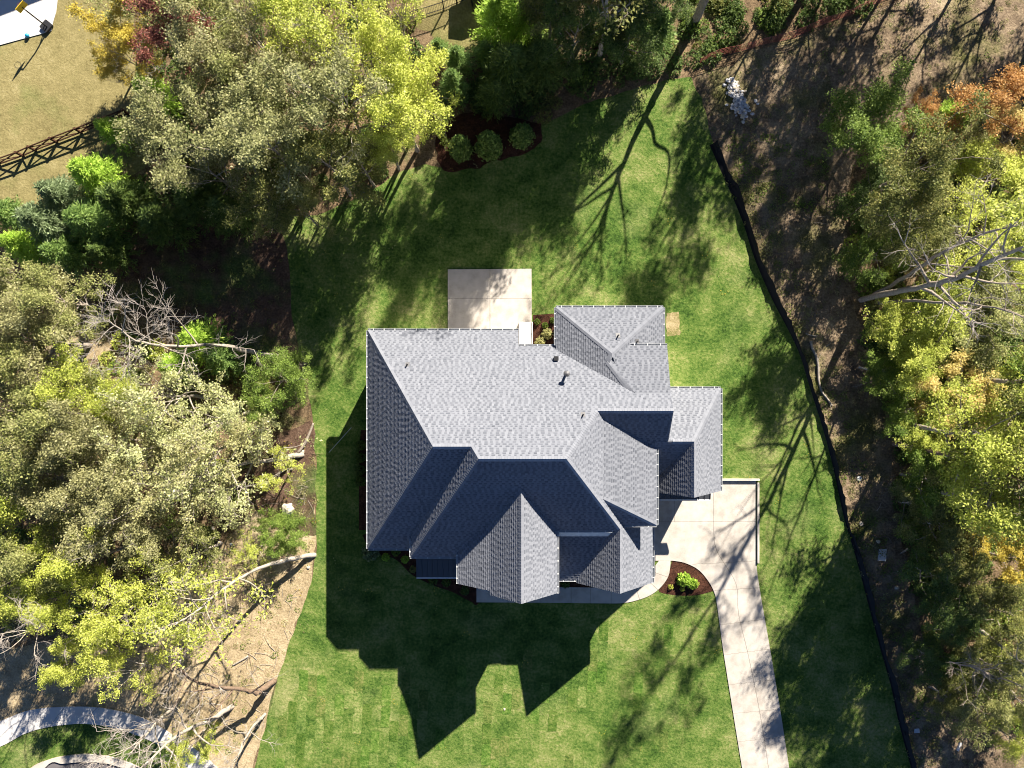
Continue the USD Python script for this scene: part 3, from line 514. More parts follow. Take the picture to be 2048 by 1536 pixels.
def wood(rg, trunk, r0, limbs, reach, twigs, elev=(.35, .95), start=.35, sub=(4, 6), crown_shape=True, wig=.16):
    """Limbs, branches and twigs on a trunk polyline. Returns thick wood, thin wood and the points that carry leaves."""
    thick, thin, tips = MB(), MB(), []
    n = len(trunk); seg = np.linspace(0, 1, n); thick.tube(trunk, r0 * (1 - .78 * seg) * (1 + rg.normal(0, .07, n)), 8)
    H = trunk[-1][2]
    def on(t): return np.array([np.interp(t, seg, trunk[:, k]) for k in range(3)])
    for i in range(limbs + 1):
        last = i == limbs
        t = 1.0 if last else start + (.97 - start) * (i + rg.uniform(0, .8)) / limbs
        k = (t - start) / (1 - start)
        az = i * 2.4 + rg.uniform(-.5, .5); rr = reach * (math.sqrt(max(.08, 1 - (1.25 * k - .35) ** 2)) if crown_shape else 1 - .5 * k) * rg.uniform(.75, 1.1)
        e = rg.uniform(*elev) + .35 * k
        d = np.array([math.cos(az) * math.cos(e), math.sin(az) * math.cos(e), math.sin(e)])
        if last: d, rr = np.array([rg.normal(0, .3), rg.normal(0, .3), 1.0]), reach * .55
        L_ = rr / max(.45, math.cos(e)) if not last else rr
        pts, dd = bend(on(t), d, L_, 5, rg, wig, .03); rb = max(.018, r0 * (1 - .72 * t) * .62)
        thick.tube(pts, np.linspace(rb, rb * .25, 6), 5, cap=False)
        for j in range(rg.integers(*sub) + 1):
            f = rg.uniform(.3, 1.0) if j else 1.0
            q = np.array([np.interp(f, np.linspace(0, 1, 6), pts[:, m]) for m in range(3)])
            ang = rg.uniform(.4, 1.1) * (1 if j % 2 else -1); ca, sa = math.cos(ang), math.sin(ang)
            d2 = np.array([dd[0] * ca - dd[1] * sa, dd[0] * sa + dd[1] * ca, dd[2] * .6 + rg.normal(.05, .3)])
            p2, d3 = bend(q, d2, reach * rg.uniform(.28, .5), 4, rg, wig * 1.3, .02); thin.tube(p2, np.linspace(max(.012, rb * .35), .006, 5), 4, cap=False)
            tips.append(p2[2]); tips.append(p2[4])
            for _ in range(twigs):
                f = rg.integers(1, 5); d4 = d3 + rg.normal(0, .65, 3); d4 /= np.linalg.norm(d4)
                p3, d5 = bend(p2[f], d4, reach * rg.uniform(.14, .27), 3, rg, .2); thin.tube(p3, [.009, .007, .005, .003], 3, cap=False)
                tips.append(p3[1] * .4 + p3[2] * .6); tips.append(p3[3])
    return thick, thin, np.array(tips)
def trunk_line(rg, h, lean=.06, n=7):
    x = np.cumsum(rg.normal(0, lean, (n, 2)), 0) * h / n; x[0] = 0
    return np.column_stack([x, np.linspace(0, h, n)])
def finish(t, thick, thin, lv, bark, twig, leaf):
    obj('trunk', thick.mesh(), bark, t, smooth=True)
    if thin is not None and thin.n: obj('branches', thin.mesh(), twig, t, kind='stuff')
    if lv is not None: obj('crown', (lv[0], lv[1]), 'leaf_' + leaf, t, tone=lv[2])
    return t
# each kind: (shape, leaf colour, bark, twig); sizes are for a crown 2.4 m in radius
KIND = {}
def kind(name, shape, leaf, bark='bark_grey', twig='bark_grey', n=1): KIND[name] = (shape, leaf, bark, twig, n)
for c in ('olive', 'sage', 'yellow_green', 'bright_yellow', 'gold', 'maroon', 'orange', 'tan', 'peach', 'green', 'dark_green', 'dark_olive'): kind('full_' + c, 'full', c)
for c in ('olive', 'tan', 'pale_yellow', 'yellow_green', 'bright_yellow', 'straw', 'sage'): kind('airy_' + c, 'airy', c, 'bark_pale', 'twig_pale')
for c in ('cedar_green', 'cedar_bright', 'cedar_blue', 'dark_green'): kind('cedar_' + c.replace('cedar_', ''), 'cedar', c, 'bark_brown')
kind('fan_green', 'fan', 'green', 'bark_brown'); kind('tall_olive', 'tall', 'dark_olive', 'bark_grey', 'bark_grey'); kind('tall_green', 'tall', 'green', 'bark_grey', 'bark_grey')
kind('tall_yellow', 'tall', 'yellow_green', 'bark_grey', 'bark_grey'); kind('bare_pale', 'bare', None, 'bark_pale', 'twig_pale'); kind('bare_grey', 'bare', None, 'bark_grey', 'bark_grey')
def build(t, shape, leaf, bark, twig, seed):
    rg = np.random.default_rng(seed)
    if shape == 'full':
        a, b, tips = wood(rg, trunk_line(rg, 6.2), .15, 10, 2.25, 3); return finish(t, a, b, leaves(tips[rg.random(len(tips)) < .9], 27, .128, rg, .175, narrow=.62, up=1.0), bark, twig, leaf)
    if shape == 'airy':
        a, b, tips = wood(rg, trunk_line(rg, 6.6), .14, 9, 2.4, 4); return finish(t, a, b, leaves(tips[rg.random(len(tips)) < .72], 11, .135, rg, .15, narrow=.6, up=1.0), bark, twig, leaf)
    if shape == 'bare':
        a, b, tips = wood(rg, trunk_line(rg, 6.8), .13, 10, 2.4, 7, sub=(5, 7)); return finish(t, a, b, None, bark, twig, None)
    if shape == 'fan':
        a, b, tips = wood(rg, trunk_line(rg, 4.2), .14, 12, 2.4, 4, elev=(.2, .6), start=.25); return finish(t, a, None, leaves(tips, 20, .15, rg, .18, up=1.2), bark, twig, leaf)
    if shape == 'tall':
        a, b, tips = wood(rg, trunk_line(rg, 13.5, .05, 9), .26, 12, 3.1, 3, start=.52, wig=.2); return finish(t, a, b, leaves(tips, 15, .24, rg, .34), bark, twig, leaf)
    if shape == 'cedar':
        h, R = 5.6, 1.9; m = MB().tube(trunk_line(rg, h * .97, .02), np.linspace(.13, .02, 7), 7); cs, ds, ct = [], [], []
        for i in range(210):
            z = h * (.06 + .92 * (i + rg.random()) / 210); az = rg.uniform(0, 6.283); rr = R * (1 - (z / h) ** 1.5) * rg.uniform(.7, 1.12) + .14
            d = np.array([math.cos(az), math.sin(az), rg.uniform(.1, .5)]); d /= np.linalg.norm(d); tone = rg.normal(.5, .15)
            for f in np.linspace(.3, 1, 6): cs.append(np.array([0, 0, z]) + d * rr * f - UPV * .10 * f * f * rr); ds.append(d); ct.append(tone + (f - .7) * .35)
        cs, ds, ct = np.array(cs), np.array(ds), np.array(ct); per = 6; c = np.repeat(cs, per, 0) + rg.normal(0, .10, (len(cs) * per, 3)); n = len(c)
        ax = np.repeat(ds, per, 0) + rg.normal(0, .45, (n, 3)); ax /= np.linalg.norm(ax, axis=1, keepdims=True); nr = UPV + rg.normal(0, .6, (n, 3)); bx = np.cross(nr, ax); bx /= np.linalg.norm(bx, axis=1, keepdims=True) + 1e-9
        s = .30 * rg.uniform(.6, 1.3, (n, 1)); w = .075
        v = np.stack([c - ax * s * .4, c + bx * w * .5, c + ax * s * .6, c - bx * w * .5], 1).reshape(-1, 3); i = np.arange(n)[:, None] * 4
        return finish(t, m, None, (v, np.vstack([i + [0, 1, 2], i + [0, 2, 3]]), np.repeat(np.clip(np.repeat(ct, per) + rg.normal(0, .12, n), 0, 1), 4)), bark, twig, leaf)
MIDZ = {'full': 6.0, 'airy': 6.2, 'bare': 6.0, 'fan': 3.9, 'cedar': 3.0, 'tall': 10.5}; RAD = {'full': 2.4, 'airy': 2.55, 'bare': 2.6, 'fan': 2.4, 'cedar': 1.9, 'tall': 3.3}
first, seen, trng = {}, {}, np.random.default_rng(5)
def tree(kd, px, py, r, label, cat='tree', group=None, hs=1.0, base=False, name=None):
    """A tree of a kind whose crown shows at pixel (px, py) with a radius of r pixels (or, with base, whose foot stands there)."""
    shape, leaf, bark, twig, n = KIND[kd]
    s = r / 1469 * (CAM_H - MIDZ[shape]) / RAD[shape]; s = r / 1469 * (CAM_H - MIDZ[shape] * s * hs) / RAD[shape]
    p = at(px, py, 0 if base else MIDZ[shape] * s * hs); var = seen.get(kd, 0) % 2; seen[kd] = seen.get(kd, 0) + 1
    if group is None: group = 'tall trees standing round the picture edge' if shape == 'tall' else 'trees beyond the top edge' if base else 'trees of the right wood' if px > 1600 else 'trees of the dark top wood' if px > 940 and py < 240 else 'trees of the top left wood' if py < 520 else 'trees of the left wood'
    nm = name or {'full': 'leafy_tree', 'airy': 'thin_tree', 'cedar': 'cedar_tree', 'fan': 'spreading_tree', 'bare': 'bare_tree', 'tall': 'tall_tree'}[shape]
    pose = dict(loc=(p[0], p[1], -.03), rot=(trng.normal(0, 2), trng.normal(0, 2), trng.uniform(0, 360)), scale=(s, s, s * hs * trng.uniform(.94, 1.06)), group=group)
    key = (kd, var)
    if key not in first:
        first[key] = build(thing(nm, label, cat, **pose), shape, leaf, bark, twig, sum(map(ord, kd)) * 7 + var)
    else: thing(nm, label, cat, ref=first[key], **pose)
#%%PLACE
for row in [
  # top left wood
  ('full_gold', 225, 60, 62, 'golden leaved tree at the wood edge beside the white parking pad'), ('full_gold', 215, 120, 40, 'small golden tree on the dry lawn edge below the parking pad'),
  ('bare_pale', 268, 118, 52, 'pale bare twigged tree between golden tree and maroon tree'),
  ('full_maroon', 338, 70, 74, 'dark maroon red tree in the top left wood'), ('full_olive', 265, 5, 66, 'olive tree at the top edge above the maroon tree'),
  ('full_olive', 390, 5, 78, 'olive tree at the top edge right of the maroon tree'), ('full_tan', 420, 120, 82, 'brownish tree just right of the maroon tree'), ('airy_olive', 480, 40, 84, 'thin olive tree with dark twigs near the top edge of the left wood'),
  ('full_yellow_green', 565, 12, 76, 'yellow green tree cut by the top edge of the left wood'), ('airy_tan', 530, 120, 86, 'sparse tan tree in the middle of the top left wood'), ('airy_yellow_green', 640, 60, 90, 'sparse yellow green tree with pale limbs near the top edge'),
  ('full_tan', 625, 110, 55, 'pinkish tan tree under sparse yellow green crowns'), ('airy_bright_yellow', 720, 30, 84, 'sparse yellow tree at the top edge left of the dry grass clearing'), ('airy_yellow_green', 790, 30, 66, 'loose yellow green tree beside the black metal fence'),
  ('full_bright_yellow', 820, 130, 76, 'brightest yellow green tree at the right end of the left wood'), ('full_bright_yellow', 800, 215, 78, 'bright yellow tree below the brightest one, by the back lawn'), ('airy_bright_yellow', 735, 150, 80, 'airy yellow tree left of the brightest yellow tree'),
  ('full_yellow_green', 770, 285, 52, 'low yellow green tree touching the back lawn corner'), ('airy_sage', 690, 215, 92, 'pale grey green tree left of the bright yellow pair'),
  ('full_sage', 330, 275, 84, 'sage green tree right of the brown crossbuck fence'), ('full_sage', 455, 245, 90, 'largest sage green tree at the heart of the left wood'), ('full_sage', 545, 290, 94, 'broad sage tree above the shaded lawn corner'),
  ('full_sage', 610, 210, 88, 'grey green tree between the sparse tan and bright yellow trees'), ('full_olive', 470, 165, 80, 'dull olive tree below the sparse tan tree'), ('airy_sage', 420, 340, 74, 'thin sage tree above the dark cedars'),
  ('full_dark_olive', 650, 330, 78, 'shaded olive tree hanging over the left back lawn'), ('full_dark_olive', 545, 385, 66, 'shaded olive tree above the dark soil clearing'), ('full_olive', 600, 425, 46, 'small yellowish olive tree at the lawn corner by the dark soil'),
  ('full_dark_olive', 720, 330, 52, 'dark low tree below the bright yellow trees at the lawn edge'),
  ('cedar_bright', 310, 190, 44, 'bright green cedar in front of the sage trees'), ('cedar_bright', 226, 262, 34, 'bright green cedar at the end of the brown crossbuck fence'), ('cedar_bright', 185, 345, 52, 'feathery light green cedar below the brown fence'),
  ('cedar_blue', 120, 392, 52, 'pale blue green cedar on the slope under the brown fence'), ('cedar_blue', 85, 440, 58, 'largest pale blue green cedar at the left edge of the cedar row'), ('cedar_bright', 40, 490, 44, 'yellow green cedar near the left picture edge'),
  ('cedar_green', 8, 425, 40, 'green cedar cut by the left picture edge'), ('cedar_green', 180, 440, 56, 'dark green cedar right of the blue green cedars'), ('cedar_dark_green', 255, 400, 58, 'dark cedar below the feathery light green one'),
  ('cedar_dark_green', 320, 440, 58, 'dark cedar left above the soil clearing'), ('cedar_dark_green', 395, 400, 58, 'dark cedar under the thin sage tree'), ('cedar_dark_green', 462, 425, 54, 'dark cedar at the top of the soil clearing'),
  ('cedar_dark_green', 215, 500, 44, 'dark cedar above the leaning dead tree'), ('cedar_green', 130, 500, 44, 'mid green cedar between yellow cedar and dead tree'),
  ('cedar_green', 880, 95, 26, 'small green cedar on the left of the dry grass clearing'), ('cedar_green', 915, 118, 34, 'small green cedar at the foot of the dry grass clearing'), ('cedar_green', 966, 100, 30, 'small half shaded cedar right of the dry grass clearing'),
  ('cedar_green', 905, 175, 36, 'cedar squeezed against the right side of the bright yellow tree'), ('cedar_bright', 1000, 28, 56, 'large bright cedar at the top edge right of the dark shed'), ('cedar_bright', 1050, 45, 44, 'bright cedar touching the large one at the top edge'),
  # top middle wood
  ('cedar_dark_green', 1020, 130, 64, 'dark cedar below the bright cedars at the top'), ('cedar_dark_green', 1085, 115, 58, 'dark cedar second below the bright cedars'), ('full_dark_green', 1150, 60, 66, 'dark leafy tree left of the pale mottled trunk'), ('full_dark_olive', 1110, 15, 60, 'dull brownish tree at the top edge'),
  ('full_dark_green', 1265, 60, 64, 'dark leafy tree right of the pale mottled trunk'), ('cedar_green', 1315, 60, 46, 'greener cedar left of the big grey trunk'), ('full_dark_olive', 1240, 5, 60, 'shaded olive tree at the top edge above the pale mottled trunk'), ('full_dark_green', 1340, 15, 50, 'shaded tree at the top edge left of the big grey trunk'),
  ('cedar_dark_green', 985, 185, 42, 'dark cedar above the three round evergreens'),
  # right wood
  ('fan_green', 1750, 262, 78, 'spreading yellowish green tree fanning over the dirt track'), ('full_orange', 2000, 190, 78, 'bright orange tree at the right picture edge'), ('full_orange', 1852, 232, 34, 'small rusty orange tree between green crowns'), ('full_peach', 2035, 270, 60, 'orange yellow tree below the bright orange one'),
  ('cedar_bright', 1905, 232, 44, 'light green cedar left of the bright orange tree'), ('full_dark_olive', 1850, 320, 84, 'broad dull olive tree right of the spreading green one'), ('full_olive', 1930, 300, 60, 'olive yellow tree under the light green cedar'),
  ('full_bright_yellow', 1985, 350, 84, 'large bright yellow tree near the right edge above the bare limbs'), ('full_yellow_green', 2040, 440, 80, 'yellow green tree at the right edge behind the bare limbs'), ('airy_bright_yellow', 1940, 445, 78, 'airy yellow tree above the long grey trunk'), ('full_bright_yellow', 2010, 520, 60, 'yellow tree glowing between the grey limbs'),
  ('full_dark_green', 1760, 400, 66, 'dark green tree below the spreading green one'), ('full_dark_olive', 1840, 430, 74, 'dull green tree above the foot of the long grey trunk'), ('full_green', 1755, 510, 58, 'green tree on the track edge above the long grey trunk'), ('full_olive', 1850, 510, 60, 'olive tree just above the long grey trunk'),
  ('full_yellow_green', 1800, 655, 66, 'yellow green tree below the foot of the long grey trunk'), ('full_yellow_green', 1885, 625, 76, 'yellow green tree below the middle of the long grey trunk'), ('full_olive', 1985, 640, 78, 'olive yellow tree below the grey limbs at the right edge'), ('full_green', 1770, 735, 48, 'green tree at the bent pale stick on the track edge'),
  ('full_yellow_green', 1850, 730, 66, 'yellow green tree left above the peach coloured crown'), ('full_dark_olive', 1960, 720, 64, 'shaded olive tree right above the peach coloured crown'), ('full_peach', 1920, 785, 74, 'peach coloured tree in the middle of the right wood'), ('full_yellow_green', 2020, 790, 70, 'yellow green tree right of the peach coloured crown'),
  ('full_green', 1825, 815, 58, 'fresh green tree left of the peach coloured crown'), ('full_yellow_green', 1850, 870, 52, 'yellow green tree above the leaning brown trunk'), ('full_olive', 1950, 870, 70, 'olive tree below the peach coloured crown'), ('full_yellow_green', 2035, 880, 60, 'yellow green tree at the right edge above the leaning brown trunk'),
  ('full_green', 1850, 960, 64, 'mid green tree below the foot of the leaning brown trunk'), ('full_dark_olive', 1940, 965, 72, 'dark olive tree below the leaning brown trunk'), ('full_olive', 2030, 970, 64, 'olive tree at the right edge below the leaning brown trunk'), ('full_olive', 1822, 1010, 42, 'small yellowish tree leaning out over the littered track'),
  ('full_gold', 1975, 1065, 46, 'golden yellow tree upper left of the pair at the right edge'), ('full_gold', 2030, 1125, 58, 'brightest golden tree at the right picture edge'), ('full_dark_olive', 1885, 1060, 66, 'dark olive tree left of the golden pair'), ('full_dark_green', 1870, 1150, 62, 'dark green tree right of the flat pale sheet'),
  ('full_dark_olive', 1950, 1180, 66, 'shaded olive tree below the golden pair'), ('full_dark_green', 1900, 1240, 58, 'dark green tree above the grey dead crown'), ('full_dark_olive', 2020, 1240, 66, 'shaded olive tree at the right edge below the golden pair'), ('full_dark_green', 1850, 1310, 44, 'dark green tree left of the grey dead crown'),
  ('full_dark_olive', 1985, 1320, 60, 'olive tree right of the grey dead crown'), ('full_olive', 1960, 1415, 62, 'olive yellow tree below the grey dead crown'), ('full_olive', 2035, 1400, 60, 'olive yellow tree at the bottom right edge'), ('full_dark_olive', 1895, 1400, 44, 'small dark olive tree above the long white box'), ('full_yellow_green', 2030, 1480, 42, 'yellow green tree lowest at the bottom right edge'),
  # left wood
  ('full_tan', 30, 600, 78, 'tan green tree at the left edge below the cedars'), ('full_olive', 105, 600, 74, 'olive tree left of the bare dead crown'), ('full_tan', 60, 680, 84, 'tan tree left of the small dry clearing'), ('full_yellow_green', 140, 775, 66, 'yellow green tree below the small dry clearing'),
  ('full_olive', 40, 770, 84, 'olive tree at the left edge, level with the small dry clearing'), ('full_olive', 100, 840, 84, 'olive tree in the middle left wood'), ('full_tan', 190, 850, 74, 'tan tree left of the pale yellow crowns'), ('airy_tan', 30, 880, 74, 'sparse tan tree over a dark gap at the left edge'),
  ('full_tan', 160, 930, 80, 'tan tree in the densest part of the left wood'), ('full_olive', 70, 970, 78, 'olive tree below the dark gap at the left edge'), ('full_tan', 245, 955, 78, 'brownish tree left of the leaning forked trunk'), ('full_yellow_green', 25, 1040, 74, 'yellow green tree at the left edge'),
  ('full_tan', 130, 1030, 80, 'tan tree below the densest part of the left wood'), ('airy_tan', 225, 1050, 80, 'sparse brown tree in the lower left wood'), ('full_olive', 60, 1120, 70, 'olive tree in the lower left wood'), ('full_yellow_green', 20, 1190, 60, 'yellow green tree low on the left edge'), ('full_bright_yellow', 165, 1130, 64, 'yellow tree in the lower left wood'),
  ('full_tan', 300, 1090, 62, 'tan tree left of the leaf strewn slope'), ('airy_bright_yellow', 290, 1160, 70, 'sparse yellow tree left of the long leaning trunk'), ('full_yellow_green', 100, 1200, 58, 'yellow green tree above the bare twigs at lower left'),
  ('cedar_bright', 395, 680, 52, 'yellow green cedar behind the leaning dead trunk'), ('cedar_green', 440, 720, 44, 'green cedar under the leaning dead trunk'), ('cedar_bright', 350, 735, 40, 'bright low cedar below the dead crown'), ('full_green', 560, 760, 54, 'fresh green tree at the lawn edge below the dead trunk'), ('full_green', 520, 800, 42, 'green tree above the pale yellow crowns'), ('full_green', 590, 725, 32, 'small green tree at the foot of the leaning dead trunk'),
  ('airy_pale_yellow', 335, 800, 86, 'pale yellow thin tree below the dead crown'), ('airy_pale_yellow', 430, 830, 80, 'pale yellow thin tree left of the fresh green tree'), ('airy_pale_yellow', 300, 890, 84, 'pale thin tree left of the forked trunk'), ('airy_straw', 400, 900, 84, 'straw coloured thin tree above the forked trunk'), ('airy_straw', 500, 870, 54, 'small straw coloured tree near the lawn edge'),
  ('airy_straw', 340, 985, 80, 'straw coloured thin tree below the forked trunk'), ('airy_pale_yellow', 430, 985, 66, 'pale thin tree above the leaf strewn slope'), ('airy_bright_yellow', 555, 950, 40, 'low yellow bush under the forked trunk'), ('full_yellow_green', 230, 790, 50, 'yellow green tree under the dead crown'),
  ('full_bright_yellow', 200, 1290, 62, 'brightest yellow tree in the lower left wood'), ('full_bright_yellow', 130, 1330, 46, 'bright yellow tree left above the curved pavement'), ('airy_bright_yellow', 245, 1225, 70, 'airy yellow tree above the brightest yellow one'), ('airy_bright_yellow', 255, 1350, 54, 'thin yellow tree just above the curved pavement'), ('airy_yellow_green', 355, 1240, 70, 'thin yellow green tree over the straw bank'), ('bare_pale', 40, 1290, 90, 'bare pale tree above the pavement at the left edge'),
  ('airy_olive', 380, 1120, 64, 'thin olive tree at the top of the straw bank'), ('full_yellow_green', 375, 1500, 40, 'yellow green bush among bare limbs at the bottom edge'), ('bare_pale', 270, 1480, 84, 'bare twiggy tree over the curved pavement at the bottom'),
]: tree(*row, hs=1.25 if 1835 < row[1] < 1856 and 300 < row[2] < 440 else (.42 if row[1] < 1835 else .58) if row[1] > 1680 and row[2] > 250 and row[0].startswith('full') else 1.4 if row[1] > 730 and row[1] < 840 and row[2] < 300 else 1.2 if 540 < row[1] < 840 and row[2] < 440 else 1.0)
tree('fan_green', 560, 1068, 40, 'low green sapling on the leaf strewn slope by the lawn'); tree('airy_yellow_green', 500, 1105, 34, 'small thin sapling left of the low green sapling')
# tall trees that stand along the back boundary; most of their crowns lie outside the picture, their shadows fall on the lawn
for px, py, r, kd, lb in [(1800, 850, 82, 'tall_yellow', 'tall yellow green tree rising over the leaning brown trunk'), (1818, 965, 82, 'tall_yellow', 'tall yellow green tree rising above the golden pair'), (1930, 890, 100, 'tall_olive', 'tall tree beyond the right edge under the leaning brown trunk'), (1945, 975, 100, 'tall_green', 'tall tree beyond the right edge just above the golden pair'), (1990, 1020, 110, 'tall_olive', 'tall tree beyond the right edge below the golden pair'), (1255, -90, 120, 'tall_olive', 'tall tree beyond the top edge behind the pale mottled trunk'), (1165, -120, 110, 'tall_green', 'tall tree beyond the top edge behind the dark cedars'), (1895, 760, 95, 'tall_green', 'tall tree right of the peach crown at the picture edge'), (1895, 835, 90, 'tall_olive', 'tall tree at the right edge, level with the leaning brown trunk'), (1885, 950, 80, 'tall_olive', 'tall tree at the right edge above the golden pair'), 
                          
                          (1660, -110, 125, 'tall_green', 'tall tree beyond the top edge where the orange net leaves'), 
                          (1830, -250, 130, 'tall_green', 'tall tree far beyond the top right corner'), 
                          
                          (1340, -200, 125, 'tall_olive', 'tall tree far beyond the top edge left of the big grey trunk')]:
    tree(kd, px, py, r, lb, base=True)
for k, (px, py, r) in enumerate([(1690, -120, 85), (1790, -60, 80), (1860, -130, 90), (1950, -90, 85), (2050, -130, 90), (2120, -50, 85), (1600, -90, 80), (2200, -160, 95)]):
    tree('full_dark_olive', px, py, r, ('first', 'second', 'third', 'fourth', 'fifth', 'sixth', 'seventh', 'last')[k] + ' bushy tree beyond the top edge over the dirt track', hs=1.35, base=True)
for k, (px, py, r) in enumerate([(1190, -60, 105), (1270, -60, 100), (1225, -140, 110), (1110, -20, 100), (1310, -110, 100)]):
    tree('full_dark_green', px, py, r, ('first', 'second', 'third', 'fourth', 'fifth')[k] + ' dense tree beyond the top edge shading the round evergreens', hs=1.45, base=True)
# trees whose leaning trunks can be followed: the trunk is given as points of the ground plan with their heights
def hero(name, label, path, r0, bark, twig, limbs, reach, twigs, seed, leaf=None, per=6, size=.19, start=.4, elev=(.2, .9), wig=.18, sub=(3, 5), keep=.7, leafz=0.0, extra=()):
    rg = np.random.default_rng(seed); q = smoothline([at(*p) for p in path], 4); b = q[0].copy()
    t = thing(name, label, 'tree', loc=(b[0], b[1], -.04)); q = q - [b[0], b[1], 0]
    q[1:] += rg.normal(0, .03, (len(q) - 1, 3))
    a, th, tips = wood(rg, q, r0, limbs, reach, twigs, elev=elev, start=start, crown_shape=False, wig=wig, sub=sub)
    for pts, ra, rb in extra:                                     # limbs given on the ground plan
        w = smoothline([[(x - 1024) * CAM_H / FPX - b[0], (768 - y) * CAM_H / FPX - b[1], z] for x, y, z in pts], 4); a.tube(w, np.linspace(ra, rb, len(w)), 6)
    lv = leaves(tips[(rg.random(len(tips)) < keep) & (tips[:, 2] > leafz)], per, size, rg, .2) if leaf else None
    return finish(t, a, th, lv, bark, twig, leaf)
hero('leaning_dead_tree', 'leaning dead white tree with a bare fan of twigs left of the lawn', [(572, 716, 0), (500, 703, 1.6), (430, 690, 3.4), (340, 692, 5.6), (270, 680, 7.2), (215, 640, 8.6)], .15, 'bark_pale', 'twig_pale', 13, 3.2, 8, 21, start=.42, elev=(-.15, .7), wig=.13, sub=(5, 8))
hero('leaning_tree', 'leaning forked tree with pale trunk rooted at the lawn edge', [(606, 908, 0), (560, 918, 1.2), (500, 925, 2.8), (430, 940, 4.6), (380, 965, 6.2)], .18, 'bark_pale', 'twig_pale', 11, 2.6, 4, 22, 'pale_yellow', per=4, start=.35)
hero('leaning_tree', 'long leaning trunk above the straw bank with yellow leaves', [(630, 1110, 0), (590, 1117, 1.0), (530, 1132, 2.5), (470, 1162, 4.2), (400, 1215, 6.4), (350, 1250, 8.0)], .17, 'bark_pale', 'twig_pale', 10, 2.6, 5, 23, 'bright_yellow', per=3, start=.55)
hero('crooked_tree', 'crooked bare brown tree on the straw bank', [(548, 1362, 0), (525, 1378, 1.0), (512, 1386, 1.7), (480, 1378, 2.6), (430, 1374, 4.0), (390, 1362, 5.2), (345, 1330, 6.4)], .21, 'bark_brown', 'twig_pale', 9, 2.2, 5, 24, start=.4)
hero('leaning_tree', 'leaning bare trunk over the end of the curved pavement', [(465, 1412, 0), (420, 1440, 1.6), (370, 1462, 3.4), (320, 1500, 5.6), (260, 1560, 8.0)], .17, 'bark_pale', 'twig_pale', 10, 2.6, 7, 25, start=.4)
hero('leaning_tree', 'thin bare tree at the lower lawn corner', [(530, 1428, 0), (500, 1460, 2.0), (480, 1500, 4.0), (455, 1560, 6.4)], .10, 'bark_pale', 'twig_pale', 8, 1.9, 5, 26, start=.3)
hero('long_grey_tree', 'long grey bare tree with forked limbs reaching out of the right wood', [(1722, 600, 0), (1790, 584, 3.6), (1850, 572, 6.4), (1905, 558, 8.8), (1965, 530, 11.2), (2030, 500, 13.5), (2085, 485, 16.0), (2130, 470, 18.5)], .21, 'bark_grey', 'twig_pale', 16, 3.4, 5, 27, 'yellow_green', per=7, size=.26, start=.24, elev=(.15, .75), wig=.13, leafz=13.0)
hero('grey_limb_tree', 'third slim grey limb lowest of the bare ones leaning right', [(1752, 606, 0), (1830, 602, 3.4), (1910, 605, 6.6), (1990, 615, 9.6), (2060, 640, 12.0)], .12, 'bark_grey', 'twig_pale', 9, 2.4, 5, 38, start=.4)
hero('grey_limb_tree', 'second grey bare tree forking low behind the long grey trunk', [(1745, 592, 0), (1800, 560, 3.2), (1870, 515, 6.8), (1960, 470, 10.0), (2040, 450, 12.5)], .15, 'bark_grey', 'twig_pale', 10, 2.8, 5, 28, start=.4)
hero('leaning_tree', 'leaning brown trunk emerging from the right wood beside the track', [(1788, 888, 0), (1850, 898, 2.6), (1920, 918, 5.4), (2000, 945, 8.6), (2060, 970, 11.0)], .16, 'bark_brown', 'bark_grey', 9, 2.4, 4, 29, 'dark_olive', per=4, start=.5)
hero('dead_tree', 'grey dead crown sprawling over the lower right wood', [(2030, 1395, 0), (2010, 1370, 1.5), (1980, 1350, 3.2), (1950, 1335, 4.6), (1900, 1325, 6.2)], .15, 'bark_grey', 'bark_grey', 9, 2.1, 5, 30, start=.45)
hero('leaning_tree', 'pale straight trunk slanting through the lower right wood', [(1948, 1250, 0), (1990, 1283, 2.0), (2040, 1322, 4.4), (2090, 1360, 6.5)], .15, 'bark_pale', 'twig_pale', 6, 1.8, 3, 31, 'olive', per=4, start=.6)
hero('mottled_tree', 'tree with pale mottled trunk standing in the dark top wood', [(1198, 112, 0), (1203, 90, 1.6), (1209, 60, 3.6), (1213, 20, 6.2), (1222, -70, 10.5), (1235, -200, 15.0)], .19, 'bark_pale', 'bark_grey', 11, 3.0, 3, 32, 'dark_olive', per=5, size=.26, start=.5, keep=.5)
hero('slim_tree', 'slim brown trunk right of the pale mottled one', [(1228, 76, 0), (1228, 50, 1.7), (1231, 0, 4.8), (1240, -100, 10.0)], .11, 'bark_brown', 'bark_grey', 8, 2.2, 3, 33, 'dark_olive', per=8, size=.24, start=.5)
hero('big_grey_tree', 'big grey trunk at the top edge casting the forked shadow on the lawn', [(1389, 42, 0), (1406, 8, 2.2), (1416, -15, 3.4), (1431, -42, 4.8), (1455, -77, 6.6), (1481, -112, 8.2), (1520, -150, 9.8), (1530, -200, 11.5)], .30, 'bark_grey', 'bark_grey', 8, 3.0, 3, 34, 'olive', per=4, size=.26, start=.62, elev=(.2, .7), wig=.14, keep=.5,
     extra=[([(1386, 37, 4.4), (1422, 30, 5.2), (1447, 24, 6.0), (1491, 8, 6.8), (1515, 14, 8.0), (1530, 10, 9.6)], .13, .03), ([(1396, 37, 6.6), (1378, 28, 7.8), (1356, 20, 9.0), (1334, 12, 10.0), (1312, 2, 11.0)], .12, .03), ([(1390, 38, 3.6), (1405, 20, 4.4), (1396, 6, 5.2)], .11, .05), ([(1403, 36, 8.2), (1398, 30, 9.6), (1380, 28, 11.0), (1372, 20, 12.2)], .08, .02)])
#%%THINGS

